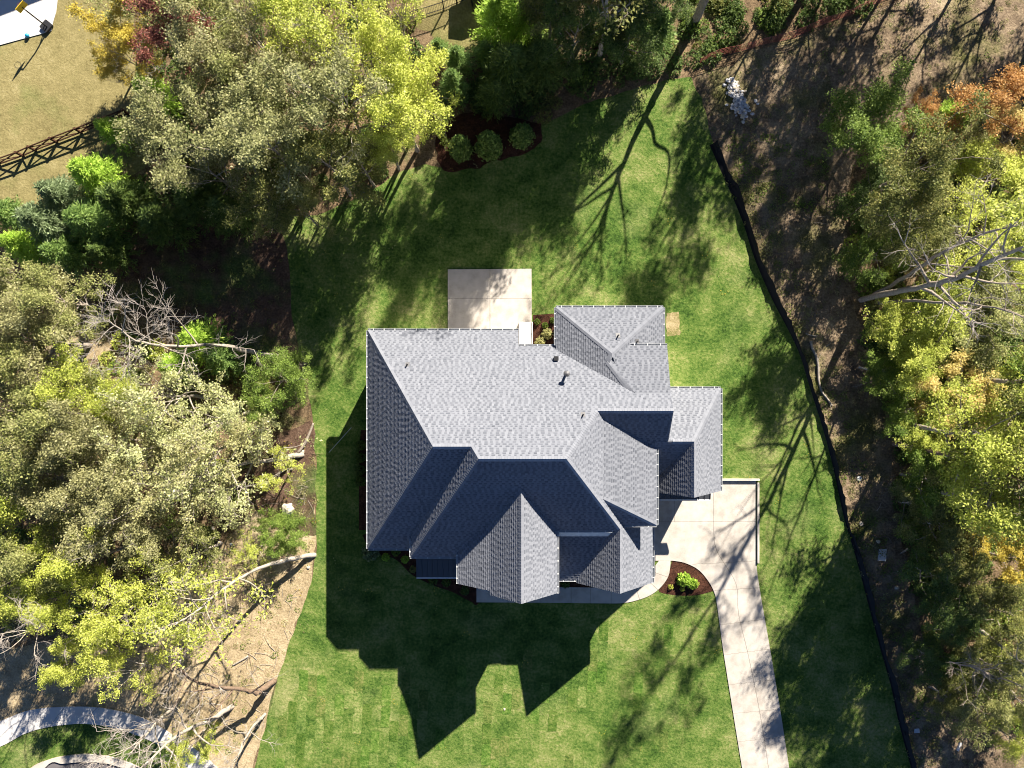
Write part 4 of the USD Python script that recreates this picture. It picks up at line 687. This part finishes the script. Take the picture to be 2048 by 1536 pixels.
# ---------------------------------------------------------------- shrubs and undergrowth
def shrub_mesh(rg, r, h, n, size, cone=False):
    u = rg.normal(0, 1, (n, 3)); u /= np.linalg.norm(u, axis=1, keepdims=True); u[:, 2] = abs(u[:, 2])
    rad = rg.uniform(.55, 1.0, (n, 1)) ** .5 * (1 + .18 * np.sin(u[:, :1] * 7 + 1) * np.cos(u[:, 1:2] * 6))
    c = u * rad * [r, r, h]
    if cone: k = rg.random((n, 1)); c = np.hstack([u[:, :2] / (np.linalg.norm(u[:, :2], axis=1, keepdims=True) + 1e-6) * r * (1.02 - k) ** .75 * rg.uniform(.7, 1.05, (n, 1)), h * k])
    return leaves(c, 4, size, rg, .085 if cone else .04, up=.5, tones=rg.normal(.5, .18, n))
shrub_first = {}
def shrub(name, label, px, py, r, h, leaf, n=420, size=.10, group=None, cone=False, seed=0, cat='shrub'):
    p = at(px, py, 0); key = (name, leaf, seed); group = group or {'evergreen_shrub': 'round evergreens in the back mulch bed', 'box_shrub': 'small round shrubs in the rear mulch bed', 'grass_clump': 'grass clumps in the rear mulch bed', 'leafy_shrub': 'shrubs in the mulch island', 'yellow_shrub': 'tiny yellow shrubs in the mulch island', 'wall_shrub': 'shrubs along the left house wall'}.get(name, 'shrubs in the front beds')
    pose = dict(loc=(p[0], p[1], 0), rot=(0, 0, trng.uniform(0, 360)), scale=(r, r, h), group=group)
    if key not in shrub_first:
        rg = np.random.default_rng(len(shrub_first) + 900); t = shrub_first[key] = thing(name, label, cat, **pose); m = MB()
        for a in range(5): m.tube([[0, 0, 0], [.25 * math.cos(a * 1.3), .25 * math.sin(a * 1.3), .4], [.5 * math.cos(a * 1.3), .5 * math.sin(a * 1.3), .8]], [.03, .02, .008], 4, cap=False)
        obj('stem', m.mesh(), 'bark_brown', t); v, f, tn = shrub_mesh(rg, 1.0, 1.0, n, size / max(r, .3), cone); obj('foliage', (v, f), 'leaf_' + leaf, t, tone=tn)
    else: thing(name, label, cat, ref=shrub_first[key], **pose)
for px, py, r, lb in ((920, 290, .78, 'round evergreen leftmost of the three in the back mulch bed'), (977, 284, .92, 'largest round evergreen in the middle of the back mulch bed'), (1044, 262, .82, 'round evergreen rightmost of the three in the back mulch bed')):
    shrub('evergreen_shrub', lb, 1024 + (px - 1024) * .975, 768 + (py - 768) * .975, r, 1.5 + .5 * (px % 3), 'cedar_green', n=1000, size=.17, cone=True, seed=px)
for px, py, lb in ((1074, 644, 'small round shrub nearest the white landing'), (1090, 651, 'small round shrub in the middle of the rear mulch bed'), (1106, 641, 'small round shrub touching the rear wing eave')): shrub('box_shrub', lb, px, py, .22, .4, 'green', n=160, size=.09)
shrub('grass_clump', 'pale ornamental grass clump in the sunny part of the rear mulch bed', 1094, 668, .36, .5, 'straw', n=300, size=.12, cat='grass'); shrub('grass_clump', 'pale ornamental grass clump against the porch gutter behind the house', 1080, 684, .34, .45, 'straw', n=300, size=.12, cat='grass')
shrub('leafy_shrub', 'light green leafy shrub in the middle of the mulch island', 1367, 1158, .46, .6, 'cedar_bright', n=260, size=.15); shrub('leafy_shrub', 'light green leafy shrub right of the first in the mulch island', 1384, 1166, .36, .5, 'cedar_bright', n=260, size=.15)
for px, py, lb in ((1341, 1173, 'tiny yellow shrub at the left tip of the mulch island'), (1364, 1178, 'tiny yellow shrub at the lower edge of the mulch island'), (1393, 1167, 'tiny yellow shrub at the right of the mulch island')): shrub('yellow_shrub', lb, px, py, .17, .3, 'bright_yellow', n=120, size=.09)
shrub('feathery_shrub', 'feathery blue green shrub at the front left corner of the house', 742, 1103, .55, .9, 'cedar_blue', n=420, size=.16)
for px, py, r, lf, lb in ((772, 1114, .26, 'cedar_bright', 'small bright shrub right of the feathery blue green one'), (811, 1118, .26, 'cedar_bright', 'small bright shrub left of the metal canopy'), (792, 1103, .3, 'green', 'dull shrub under the front left eave'), (826, 1138, .24, 'olive', 'small olive shrub at the left end of the metal canopy')): shrub('front_shrub', lb, px, py, r, .4, lf, n=200, size=.1)
for px, py, lb in ((866, 1160, 'dark shrub below the left half of the metal canopy'), (893, 1163, 'dark shrub below the right half of the metal canopy'), (930, 1180, 'dark shrub at the left end of the front walk'), (1130, 1166, 'dark shrub in the bed between the front gables')): shrub('dark_shrub', lb, px, py, .3, .45, 'dark_green', n=200, size=.1)
for k, (px, py) in enumerate(((723, 890), (723, 915), (722, 940), (722, 962))): shrub('wall_shrub', ('topmost', 'second from top', 'third from top', 'lowest')[k] + ' of the shaded shrubs along the left house wall', px, py, .34, .6, 'dark_green', n=240, size=.1)
def scatter(name, label, cat, regions, protos, seed, avoid=None):
    """Ground cover nobody could count: one PointInstancer. regions: (outline in ground pixels, plants per square metre, smallest and largest size)."""
    rg = np.random.default_rng(seed); pi = UsdGeom.PointInstancer.Define(stage, path_for(name)); paths = []
    for k, (v, f, tn, lf) in enumerate(protos):
        m = obj('plant', (v, f), 'leaf_' + lf, pi.GetPrim(), tone=tn); paths.append(m.GetPath())
    pos, sc, ori, ids = [], [], [], []
    for pts, dens, s0, s1, choice in regions:
        g = Polygon(pl(pts)).buffer(0); x0, y0, x1, y1 = g.bounds; n = int((x1 - x0) * (y1 - y0) * dens)
        xy = rg.uniform([x0, y0], [x1, y1], (n, 2)); ok = shapely.contains_xy(g, xy[:, 0], xy[:, 1])
        if avoid is not None: ok &= ~shapely.contains_xy(avoid, xy[:, 0], xy[:, 1])
        for x, y in xy[ok]:
            s = rg.uniform(s0, s1); a = rg.uniform(0, math.pi); pos.append((x, y, 0)); sc.append((s, s, s * rg.uniform(.6, 1.1))); ori.append(Gf.Quath(math.cos(a), 0, 0, math.sin(a))); ids.append(int(rg.choice(choice)))
    pi.CreatePrototypesRel().SetTargets(paths); pi.CreatePositionsAttr(Vt.Vec3fArray([Gf.Vec3f(*map(float, p)) for p in pos])); pi.CreateScalesAttr(Vt.Vec3fArray([Gf.Vec3f(*map(float, p)) for p in sc]))
    pi.CreateOrientationsAttr(Vt.QuathArray(ori)); pi.CreateProtoIndicesAttr(Vt.IntArray(ids)); tag(pi.GetPrim(), label, cat, kind='stuff'); return len(pos)
rg = np.random.default_rng(77)
UC = [('dark_green', .16), ('dark_green', .2), ('dark_olive', .18), ('green', .18), ('olive', .17), ('yellow_green', .17), ('tan', .14), ('gold', .15)]
under = [shrub_mesh(rg, 1.0, .8, 170, s * 1.1) + (c,) for c, s in UC]
RIGHTW = [(1700, 380), (1760, 340), (2120, 200), (2200, 1500), (2060, 1460), (1960, 1440), (1890, 1390), (1850, 1260), (1815, 1120), (1800, 1010), (1795, 900), (1775, 800), (1745, 700), (1712, 600), (1695, 480)]
TOPW = [(900, 230), (930, 130), (1000, 60), (1000, -60), (1850, -60), (1740, 0), (1600, 55), (1490, 90), (1395, 130), (1370, 150), (1290, 160), (1210, 185), (1140, 210), (1080, 240), (980, 225)]
LEFTW = [(-100, 560), (180, 540), (260, 640), (560, 720), (620, 800), (600, 870), (480, 960), (440, 1080), (340, 1180), (230, 1280), (-100, 1260)]
TLW = [(260, 60), (330, -60), (820, -60), (850, 120), (890, 250), (830, 320), (700, 380), (600, 420), (480, 400), (300, 430), (60, 520), (0, 440), (180, 380), (320, 330)]
house_zone = lawn_poly.buffer(.1)
scatter('undergrowth', 'tangled green undergrowth filling the floor of the woods', 'undergrowth', [(RIGHTW, 1.1, .35, .95, [0, 0, 1, 2, 3, 4, 4, 5]), (TOPW, 1.3, .35, .95, [0, 0, 1, 1, 2, 3]), (LEFTW, .6, .3, .8, [2, 3, 4, 6, 5]), (TLW, .6, .4, 1.0, [0, 1, 2, 2])], under, 41, house_zone)
WD = [('green', .12), ('olive', .12), ('straw', .11), ('dark_olive', .12)]
weeds = [shrub_mesh(rg, 1.0, .35, 34, s * 2.0) + (c,) for c, s in WD]
fl = smoothline(FENCE_LINE, 2); strip = [tuple(p + [-4, 0]) for p in fl] + [tuple(p + [62, -8]) for p in fl[::-1]]
scatter('weeds', 'scattered weeds on the track, the soil and along the fences', 'weeds', [(strip, 4.0, .10, .42, [0, 1, 1, 2, 3]), ([(1440, 260), (1560, 270), (1660, 330), (1660, 430), (1560, 420), (1500, 400)], 4.0, .1, .4, [0, 0, 1, 3]), ([(1395, 150), (1900, -60), (2100, -60), (2100, 150), (1830, 230), (1690, 300), (1430, 280)], 3.0, .06, .24, [0, 1, 1, 2, 2, 3]),
      ([(1560, 450), (1690, 500), (1780, 900), (1900, 1400), (2050, 1536), (1840, 1536), (1690, 1000)], 2.0, .06, .22, [1, 2, 2, 3]), ([(250, 500), (560, 425), (590, 640), (560, 700), (300, 650)], 1.5, .06, .25, [0, 3, 3, 1]), ([(440, 900), (630, 850), (634, 1100), (580, 1270), (500, 1500), (300, 1536), (380, 1180)], 1.8, .06, .3, [0, 1, 2, 2]), ([(1085, 245), (1300, 160), (1380, 150), (1300, 180), (1150, 225)], 1.5, .15, .35, [2, 3, 1])], weeds, 42, house_zone.buffer(-.05))

fallen = [leaves(np.zeros((1, 3)), 5, .11, np.random.default_rng(60 + k), .25, up=3, tones=np.array([.6])) + (c,) for k, c in enumerate(('straw', 'tan', 'gold'))]
for q in fallen: q[0][:, 2] = abs(q[0][:, 2]) * .05 + .035
scatter('fallen_leaves', 'sparse fallen leaves on the lawn, the drive and the track', 'leaves', [(LEFT_EDGE + FENCE_LINE[::-1] + TOP_EDGE, .10, .6, 1.1, [0, 1, 2]), ([(1395, 150), (1900, -60), (1700, 300), (1700, 600), (1800, 1000), (1900, 1450), (1850, 1536), (1690, 1030), (1560, 600), (1430, 290)], .5, .6, 1.1, [0, 1, 1, 2]), ([(440, 900), (630, 850), (634, 1100), (580, 1270), (500, 1500), (100, 1400), (380, 1180)], .9, .6, 1.2, [0, 1, 2])], fallen, 43, Polygon([(-8.8, -12.2), (12.8, -12.2), (12.8, 4.6), (-8.8, 4.6)]))
def sticks(seed):
    rg = np.random.default_rng(seed); m = MB()
    for _ in range(3):
        p, _d = bend([*rg.uniform(-.3, .3, 2), .03], [*rg.normal(0, 1, 2), 0], rg.uniform(.5, 1.3), 3, rg, .18); p[:, 2] = .03 + abs(p[:, 2] - .03) * .3; m.tube(p, [.016, .013, .009, .004], 4, cap=False)
    return m.mesh()
pi_sticks = UsdGeom.PointInstancer.Define(stage, path_for('twigs')); rg = np.random.default_rng(88); pp_, ii_, oo_, ss_ = [], [], [], []
tw = [obj('twig', sticks(90 + k), ('bark_pale', 'bark_brown', 'bark_grey')[k], pi_sticks.GetPrim()).GetPath() for k in range(3)]
for pts, dens in (([(440, 900), (630, 850), (634, 1100), (580, 1270), (520, 1480), (300, 1400), (60, 1300), (380, 1180)], .8), ([(1430, 280), (1560, 120), (1690, 290), (1700, 600), (1800, 1000), (1880, 1400), (1850, 1500), (1700, 1030), (1560, 560)], .12), ([(-60, 560), (500, 700), (440, 1080), (100, 1280), (-60, 1250)], .25)):
    g = Polygon(pl(pts)).buffer(0); x0, y0, x1, y1 = g.bounds; xy = rg.uniform([x0, y0], [x1, y1], (int((x1 - x0) * (y1 - y0) * dens), 2))
    for x, y in xy[shapely.contains_xy(g, xy[:, 0], xy[:, 1]) & ~shapely.contains_xy(house_zone, xy[:, 0], xy[:, 1])]:
        a = rg.uniform(0, math.pi); s_ = rg.uniform(.5, 1.3); pp_.append(Gf.Vec3f(float(x), float(y), 0)); ii_.append(int(rg.integers(3))); oo_.append(Gf.Quath(math.cos(a), 0, 0, math.sin(a))); ss_.append(Gf.Vec3f(s_, s_, s_))
pi_sticks.CreatePrototypesRel().SetTargets(tw); pi_sticks.CreatePositionsAttr(Vt.Vec3fArray(pp_)); pi_sticks.CreateProtoIndicesAttr(Vt.IntArray(ii_)); pi_sticks.CreateOrientationsAttr(Vt.QuathArray(oo_)); pi_sticks.CreateScalesAttr(Vt.Vec3fArray(ss_)); tag(pi_sticks.GetPrim(), 'thin broken twigs strewn over the straw bank, the slope and the track', 'twigs', kind='stuff')
# ---------------------------------------------------------------- fences
def polyline_at(pts, step):
    g = LineString(pts); n = max(1, int(round(g.length / step))); return [g.interpolate(i / n, normalized=True) for i in range(n + 1)]
sf = thing('silt_fence', 'long black fabric silt fence with wooden stakes along the right lawn edge', 'fence'); rg = np.random.default_rng(3)
line = np.array([(p.x, p.y) for p in polyline_at(smoothline(pl(FENCE_LINE), 4), .35)]); nn = len(line)
dirs = np.gradient(line, axis=0); dirs /= np.linalg.norm(dirs, axis=1, keepdims=True); side = np.column_stack([dirs[:, 1], -dirs[:, 0]])
side *= np.sign(side[:, :1] + 1e-9)
sag = np.interp(line[:, 1], [-11, -3, 2, 6, 12], [.58, .38, .34, .72, .95]); lean = (.13 + .10 * np.sin(np.arange(nn) * .23) + .05 * np.sin(np.arange(nn) * .71)) * sag + rg.normal(0, .03, nn); hgt = (.60 + .07 * np.sin(np.arange(nn) * .9)) * (.45 + .55 * sag) + rg.normal(0, .03, nn)
ridge_h = np.clip(hgt - .28 * (np.sin(np.arange(nn) * .085 + 1.1) > .93), .25, 1)
rows = [np.column_stack([line - side * (.22 * sag)[:, None], np.full(nn, .02)]), np.column_stack([line - side * .04, np.full(nn, .07)]), np.column_stack([line + side * (lean * .5)[:, None], ridge_h * .55]), np.column_stack([line + side * lean[:, None], ridge_h])]
V = np.vstack(rows); F = []
for r in range(3):
    for i in range(nn - 1): a = r * nn + i; F.append([a, a + 1, a + nn + 1, a + nn])
back = V.copy(); back[:, 2] -= .006; back[:, :2] += np.tile(side, (4, 1)) * .01; FF = np.vstack([np.array(F), np.array(F)[:, ::-1] + len(V)])
obj('fabric', (np.vstack([V, back]), FF), 'dark_fabric', sf)
for i in range(2, nn, 5):
    b = np.array([*(line[i] + side[i] * (lean[i] + .03)), 0]); obj('stake', MB().beam(b - [0, 0, .1], b + [*(side[i] * .04), ridge_h[i] + .12], .04, .04).mesh(), 'stake_wood', sf)
net = thing('net_fence', 'faded orange plastic net fence along the dark wood above the dirt track', 'fence')
npts = smoothline(pl([(1396, 131), (1440, 113), (1500, 96), (1560, 82), (1612, 64), (1680, 36), (1765, 3), (1860, -40)]), 5); g = LineString(npts); n = int(g.length / .19); m = MB()
def nz(i, k): p = g.interpolate(min(i, n) / n, normalized=True); return np.array([p.x + .02 * math.sin(i * 1.7), p.y + .14 * k + .05 * math.sin(i * .31), .05 + (.62 + .12 * math.sin(i * .21)) * k])
for i in range(n):
    for k in np.linspace(0, 1, 6): m.tube([nz(i, k), nz(i + 1, k)], .014 if 0 < k < 1 else .022, 4, cap=False)
    m.tube([nz(i, 0), nz(i, .5), nz(i, 1)], .012, 4, cap=False)
obj('net', m.mesh(), 'orange_net', net, kind='stuff')
for i in range(0, n + 1, 13): b = nz(i, 0); obj('post', MB().tube([b - [0, 0, .1], nz(i, 1) + [0, 0, .12]], .022, 6).mesh(), 'bark_dark', net)
# brown crossbuck fence of the neighbour
cb = thing('crossbuck_fence', 'red brown wooden crossbuck fence with a small gate on the dry lawn', 'fence')
fp = [(-110, 368), (-52, 347.5), (0, 329.5), (48, 312.6), (72.7, 301.5), (115, 284.8), (164, 266), (212, 247), (258, 229)]
fb = [at(*p) for p in fp]; Hf = .86
for i, b in enumerate(fb): obj('post', MB().box(b + [0, 0, (Hf + .06) / 2], [.13, .13, Hf + .06], .38).mesh(), 'fence_wood', cb)
for i, (a, b) in enumerate(zip(fb[:-1], fb[1:])):
    up = np.array([0, 0, 1.0]); d = (b - a) / np.linalg.norm(b - a); a2, b2 = a + d * .07, b - d * .07; nrm = np.array([-d[1], d[0], 0])
    obj('top_rail', MB().beam(a2 + up * (Hf - .04), b2 + up * (Hf - .04), .05, .10).mesh(), 'fence_wood', cb); obj('bottom_rail', MB().beam(a2 + up * .14, b2 + up * .14, .05, .10).mesh(), 'fence_wood', cb)
    obj('cross_board', MB().beam(a2 + up * .20 + nrm * .012, b2 + up * (Hf - .10) + nrm * .012, .035, .09).mesh(), 'fence_wood', cb)
    if i != 3: obj('cross_board', MB().beam(a2 + up * (Hf - .10) - nrm * .026, b2 + up * .20 - nrm * .026, .035, .09).mesh(), 'fence_wood', cb)
mf = thing('metal_fence', 'black metal picket fence at the top edge beside the dry grass clearing', 'fence'); m = MB()
runs = [((790, 50), (888, 19)), ((888, 19), (940, -4)), ((940, -4), (947, 22))]
for (a, b) in runs:
    A, B = at(*a), at(*b); n = int(np.linalg.norm(B - A) / .11)
    for i in range(n + 1): q = A + (B - A) * i / n; m.beam(q, q + [0, 0, 1.05], .018, .018)
    for z in (.12, .95): obj('rail', MB().beam(A + [0, 0, z], B + [0, 0, z], .032, .035).mesh(), 'black_iron', mf)
obj('pickets', m.mesh(), 'black_iron', mf, kind='stuff')
for p in [(790, 50), (839, 34.5), (888, 19), (914, 7.5), (940, -4), (947, 22)]: obj('post', MB().box(at(*p) + [0, 0, .58], [.07, .07, 1.16]).mesh(), 'black_iron', mf)
# ---------------------------------------------------------------- buildings that stand just outside the frame
def small_house(name, label, c, size, rz, h, rise, wall, roof, win=True):
    t = thing(name, label, 'building', loc=(c[0], c[1], 0), rot=(0, 0, rz)); w, d = size[0] / 2, size[1] / 2
    mm = manifold3d.Manifold.cube([2 * w - .6, 2 * d - .6, h + rise]).translate([-w + .3, -d + .3, -.2]); sl = rise / d
    for s in (1, -1): n = np.array([0, s * sl, 1.0]); L_ = np.linalg.norm(n); mm = mm.trim_by_plane(list(-n / L_), float(-(h + rise - .16) / L_))
    obj('wall', mm, wall, t)
    for s in (1, -1):
        pln = P(0, -s * sl, 0, 0, h + rise); dk = obj('roof_slope', deck(pln, Polygon([(-w, 0), (w, 0), (w, s * d), (-w, s * d)]).buffer(0), .14), 'trim_white' if win else roof, t)
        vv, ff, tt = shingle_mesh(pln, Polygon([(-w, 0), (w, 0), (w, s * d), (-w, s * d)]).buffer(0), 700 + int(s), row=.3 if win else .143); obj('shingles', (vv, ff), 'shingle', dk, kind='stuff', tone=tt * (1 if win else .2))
    if win:
        for x in (-w * .5, 0, w * .5):
            f = obj('window', MB().box([x, -d + .29, 1.6], [1.2, .06, 1.5]).mesh(), 'trim_white', t); obj('pane', MB().box([x, -d + .26, 1.6], [1.04, .04, 1.34]).mesh(), 'glass_dark', f)
sh = at(975, -28); small_house('garden_shed', 'dark brown garden shed at the top edge beside the bright cedars', (sh[0], sh[1]), (2.2, 2.2), 22, 1.5, .6, 'shed_brown', 'shed_brown', win=False)
nh = at(30, -292); small_house('neighbour_house', 'neighbouring house beyond the top left corner shading the parking pad', (nh[0], nh[1]), (15, 9.5), 21.0, 4.6, 2.4, 'painted_brick', 'shingle')
# ---------------------------------------------------------------- things lying and standing about
def rock(rg, r, flat=.6):
    m = trimesh.creation.icosphere(1, 1.0); v = np.array(m.vertices); v *= 1 + rg.normal(0, .16, (len(v), 1)); v = np.sign(v) * np.abs(v) ** .85
    return v * [r * rg.uniform(.8, 1.3), r * rg.uniform(.7, 1.1), r * flat], np.array(m.faces)
rp = thing('stone_pile', 'heap of pale grey broken stones on the dirt track', 'stones'); rg = np.random.default_rng(9)
spine = [np.array(at(*p)[:2]) for p in ((1463, 166), (1466, 180), (1473, 198), (1480, 215), (1489, 228))]
for k in range(285):
    t = rg.uniform(0, 3.999); i = int(t); c = spine[i] * (1 - t + i) + spine[i + 1] * (t - i); wd = .50 + .12 * (t / 4)
    o = rg.normal(0, wd * .42, 2); o = o if np.linalg.norm(o) < wd * 1.15 or k > 272 else o * .4; r = rg.uniform(.055, .125); v, f = rock(rg, r, .7); h = max(0, .26 * (1 - (np.linalg.norm(o) / wd) ** 2)) * rg.uniform(.3, 1)
    obj('stone', (v + [c[0] + o[0], c[1] + o[1], h + r * .35], f), 'rock_grey' if rg.random() < .8 else 'rock_tan', rp)
def single_rock(px, py, r, mat, label, flat=.6, name='rock'):
    v, f = rock(rg, r, flat); t = obj(name, (v + at(px, py, 0) + [0, 0, r * flat * .6], f), mat, label=label, cat='rock', group='loose stones on the ground')
single_rock(578, 1017, .38, 'rock_tan', 'pale tan block of stone on the leaf strewn slope by the lawn', .8)
for px, py, r, lb in ((1511, 202, .12, 'loose grey stone just right of the stone heap'), (1490, 183, .10, 'loose pale stone at the upper right of the stone heap'), (1515, 208, .08, 'smallest loose stone right of the stone heap'), (1453, 210, .10, 'loose stone left of the stone heap'),
                      (1756, 1083, .13, 'pale stone above the flat pale sheet'), (1722, 1047, .16, 'tan stone on the littered track'), (1793, 1175, .15, 'grey stone right below the flat pale sheet'), (605, 903, .12, 'white stone at the foot of the forked trunk'), (425, 1057, .14, 'pale stone on the leaf strewn slope left of the saplings'), (440, 1085, .12, 'small stone on the leaf strewn slope'), (463, 1088, .1, 'smallest stone on the leaf strewn slope'), (617, 1135, .09, 'small white stone below the long leaning trunk'), (1009, 1428 - 10, .07, 'small pale stone alone on the front lawn')): single_rock(px, py, r, 'rock_tan' if 'tan' in lb or 'white' in lb or 'pale' in lb else 'rock_grey', lb)
def log(name, label, pts, r0, r1, mat, seed, stubs=0):
    rg = np.random.default_rng(seed); q = smoothline([at(x, y, 0) + [0, 0, z] for x, y, z in pts], 4); q[:, 2] += r0 * .8; t = thing(name, label, 'log', loc=(q[0][0], q[0][1], 0)); q = q - [q[0][0], q[0][1], 0]
    m = MB().tube(q, np.linspace(r0, r1, len(q)) * (1 + rg.normal(0, .06, len(q))), 9); obj('stem', m.mesh(), mat, t, smooth=True)
    for k in range(stubs):
        i = rg.integers(2, len(q) - 2); d = rg.normal(0, 1, 3) * [1, 1, .3] + UPV * .3; p, _ = bend(q[i], d, rg.uniform(.3, .7), 3, rg, .2, 0); obj('branch_stub', MB().tube(p, [r1 * .5, r1 * .4, r1 * .25, .008], 5).mesh(), mat, t)
log('fallen_log', 'long crooked pale log lying on the dirt track beside the silt fence', [(1621, 682, 0), (1624, 697, 0), (1632, 714, 0), (1635, 735, .04), (1636, 760, .03), (1642, 782, 0), (1654, 798, 0), (1663, 811, 0)], .095, .065, 'bark_pale', 1, 2)
log('fallen_branch', 'short pale branch above the long crooked log', [(1611, 667, 0), (1622, 671, .03), (1634, 672, 0)], .05, .03, 'bark_pale', 2, 1)
log('fallen_branch', 'bent pale stick poking out of the wood onto the track', [(1715, 734, .1), (1735, 739, .3), (1757, 744, .6), (1770, 755, .8), (1780, 765, .9)], .085, .05, 'bark_pale', 3)
log('stick', 'thin stick lying on the track right of the long log', [(1653, 692, 0), (1662, 686, 0)], .03, .02, 'bark_pale', 4); log('stick', 'straight twig lying across the sunlit streak of the track', [(1682, 668, 0), (1694, 670, 0)], .025, .018, 'bark_pale', 5)
log('fallen_branch', 'curved brown branch beside the flat pale sheet', [(1742, 1068, 0), (1757, 1074, .03), (1775, 1073, .05), (1786, 1090, 0)], .05, .03, 'bark_brown', 6, 1); log('fallen_branch', 'short pale stump of wood right of the flat pale sheet', [(1800, 1107, 0), (1808, 1102, .02), (1816, 1097, .03)], .04, .09, 'bark_pale', 7)
log('stick', 'crossed thin stick on the littered track', [(1753, 1022, 0), (1758, 1014, .04), (1762, 1006, 0)], .03, .015, 'bark_pale', 8, 1); log('stick', 'thin dark twig on the dirt above the white box', [(1838, 1414, 0), (1848, 1420, .02), (1856, 1428, 0)], .025, .012, 'bark_pale', 9)
log('fallen_branch', 'weathered branch on the reddish soil at the lawn edge above the forked trunk', [(627, 846, 0), (620, 866, .05), (610, 888, .1), (598, 905, .1)], .07, .11, 'bark_grey', 10, 2); log('fallen_log', 'pale log at the lower left of the straw bank', [(466, 1330, 0), (480, 1322, 0), (497, 1312, 0)], .05, .07, 'bark_pale', 11)
log('fallen_log', 'dark pale edged log beside the small dry clearing', [(112, 732, .1), (140, 738, .1), (182, 748, .1)], .09, .11, 'bark_pale', 12); log('log', 'short cut trunk beside the lawn at the bottom of the straw bank', [(529, 1428, .5), (522, 1435, .25), (517, 1441, .1)], .10, .12, 'bark_pale', 13)
lid = at(1718, 957); t = thing('bucket_lid', 'round white plastic lid lying on the littered track', 'lid', loc=(lid[0], lid[1], .03), rot=(8, 5, 0))
obj('disc', trimesh.creation.cylinder(.165, .02, sections=28), 'plastic_white', t); obj('rim', trimesh.creation.annulus(.145, .17, .05, sections=28), 'plastic_white', t, smooth=40)
def flat_sheet(name, label, pts, z, mat, cat, curl=.03):
    q = [at(*p) for p in pts]; n = 7; u, v = np.meshgrid(np.linspace(0, 1, n), np.linspace(0, 1, n)); u, v = u.ravel()[:, None], v.ravel()[:, None]
    V = (1 - v) * ((1 - u) * q[0] + u * q[1]) + v * ((1 - u) * q[3] + u * q[2]); V[:, 2] = z + curl * (np.sin(u[:, 0] * 5 + 1) * np.cos(v[:, 0] * 4)) * (abs(u[:, 0] - .5) + abs(v[:, 0] - .5))
    F = np.array([[i * n + j, i * n + j + 1, (i + 1) * n + j + 1, (i + 1) * n + j] for i in range(n - 1) for j in range(n - 1)]); W = V - [0, 0, .012]
    obj(name, (np.vstack([V, W]), np.vstack([F, F[:, ::-1] + n * n])), mat, label=label, cat=cat)
flat_sheet('board', 'flat pale rectangular sheet lying among stones right of the silt fence', [(1757, 1098), (1773, 1098), (1771, 1122), (1755, 1121)], .05, 'paper_white', 'sheet')
flat_sheet('paper', 'small bluish white sheet of paper on the dirt near the bottom right', [(1828, 1457), (1838, 1457), (1839, 1465), (1828, 1466)], .04, 'plastic_white', 'paper')
bx = at(1917, 1492.5); t = thing('white_box', 'long narrow white box lying in the grass at the bottom right', 'box', loc=(bx[0], bx[1], .07), rot=(0, 0, 67)); obj('body', MB().box([0, 0, 0], [.58, .13, .12]).mesh(), 'plastic_white', t); obj('flap', MB().box([.02, .012, .065], [.5, .09, .012]).mesh(), 'paper_white', t)
pp = [at(658, 905, 0) + [0, 0, .03], at(703, 855, 0) + [0, 0, .05]]; obj('white_pipe', MB().tube([pp[0], (pp[0] + pp[1]) / 2, pp[1]], .018, 8).mesh(), 'plastic_white', label='thin straight white pipe lying on the shaded lawn left of the house', cat='pipe')
ball = trimesh.creation.icosphere(2, .14); ball.apply_translation(at(57, 73, 0) + [0, 0, .14]); obj('blue_ball', ball, 'ball_blue', smooth=True, label='small blue ball on the edge of the white parking pad', cat='ball')
hb = at(96, 55); t = thing('basketball_hoop', 'portable basketball hoop with yellow backboard on the corner of the parking pad', 'basketball hoop', loc=(hb[0], hb[1], .06), rot=(0, 0, 140))
obj('base', slab(sbox(-.2, -.26, .24, .26).buffer(.08), 0, .16), 'vent_black', t); obj('pole', MB().tube([[-.1, 0, .1], [-.02, 0, 1.1], [.2, 0, 1.95]], .045, 8).mesh(), 'black_iron', t); obj('backboard', MB().box([.42, 0, 2.1], [.04, .75, .5]).mesh(), 'yellow_plastic', t)
obj('arm', MB().beam([.2, 0, 1.9], [.41, 0, 2.05], .06, .06).mesh(), 'black_iron', t); a = np.linspace(0, 2 * math.pi, 19); obj('rim', MB().tube(np.column_stack([.66 + .21 * np.cos(a), .21 * np.sin(a), 1.92 + 0 * a]), .012, 6).mesh(), 'orange_net', t)
obj('bracket', MB().beam([.1, 0, .2], [-.05, 0, .75], .05, .05).mesh(), 'black_iron', t)
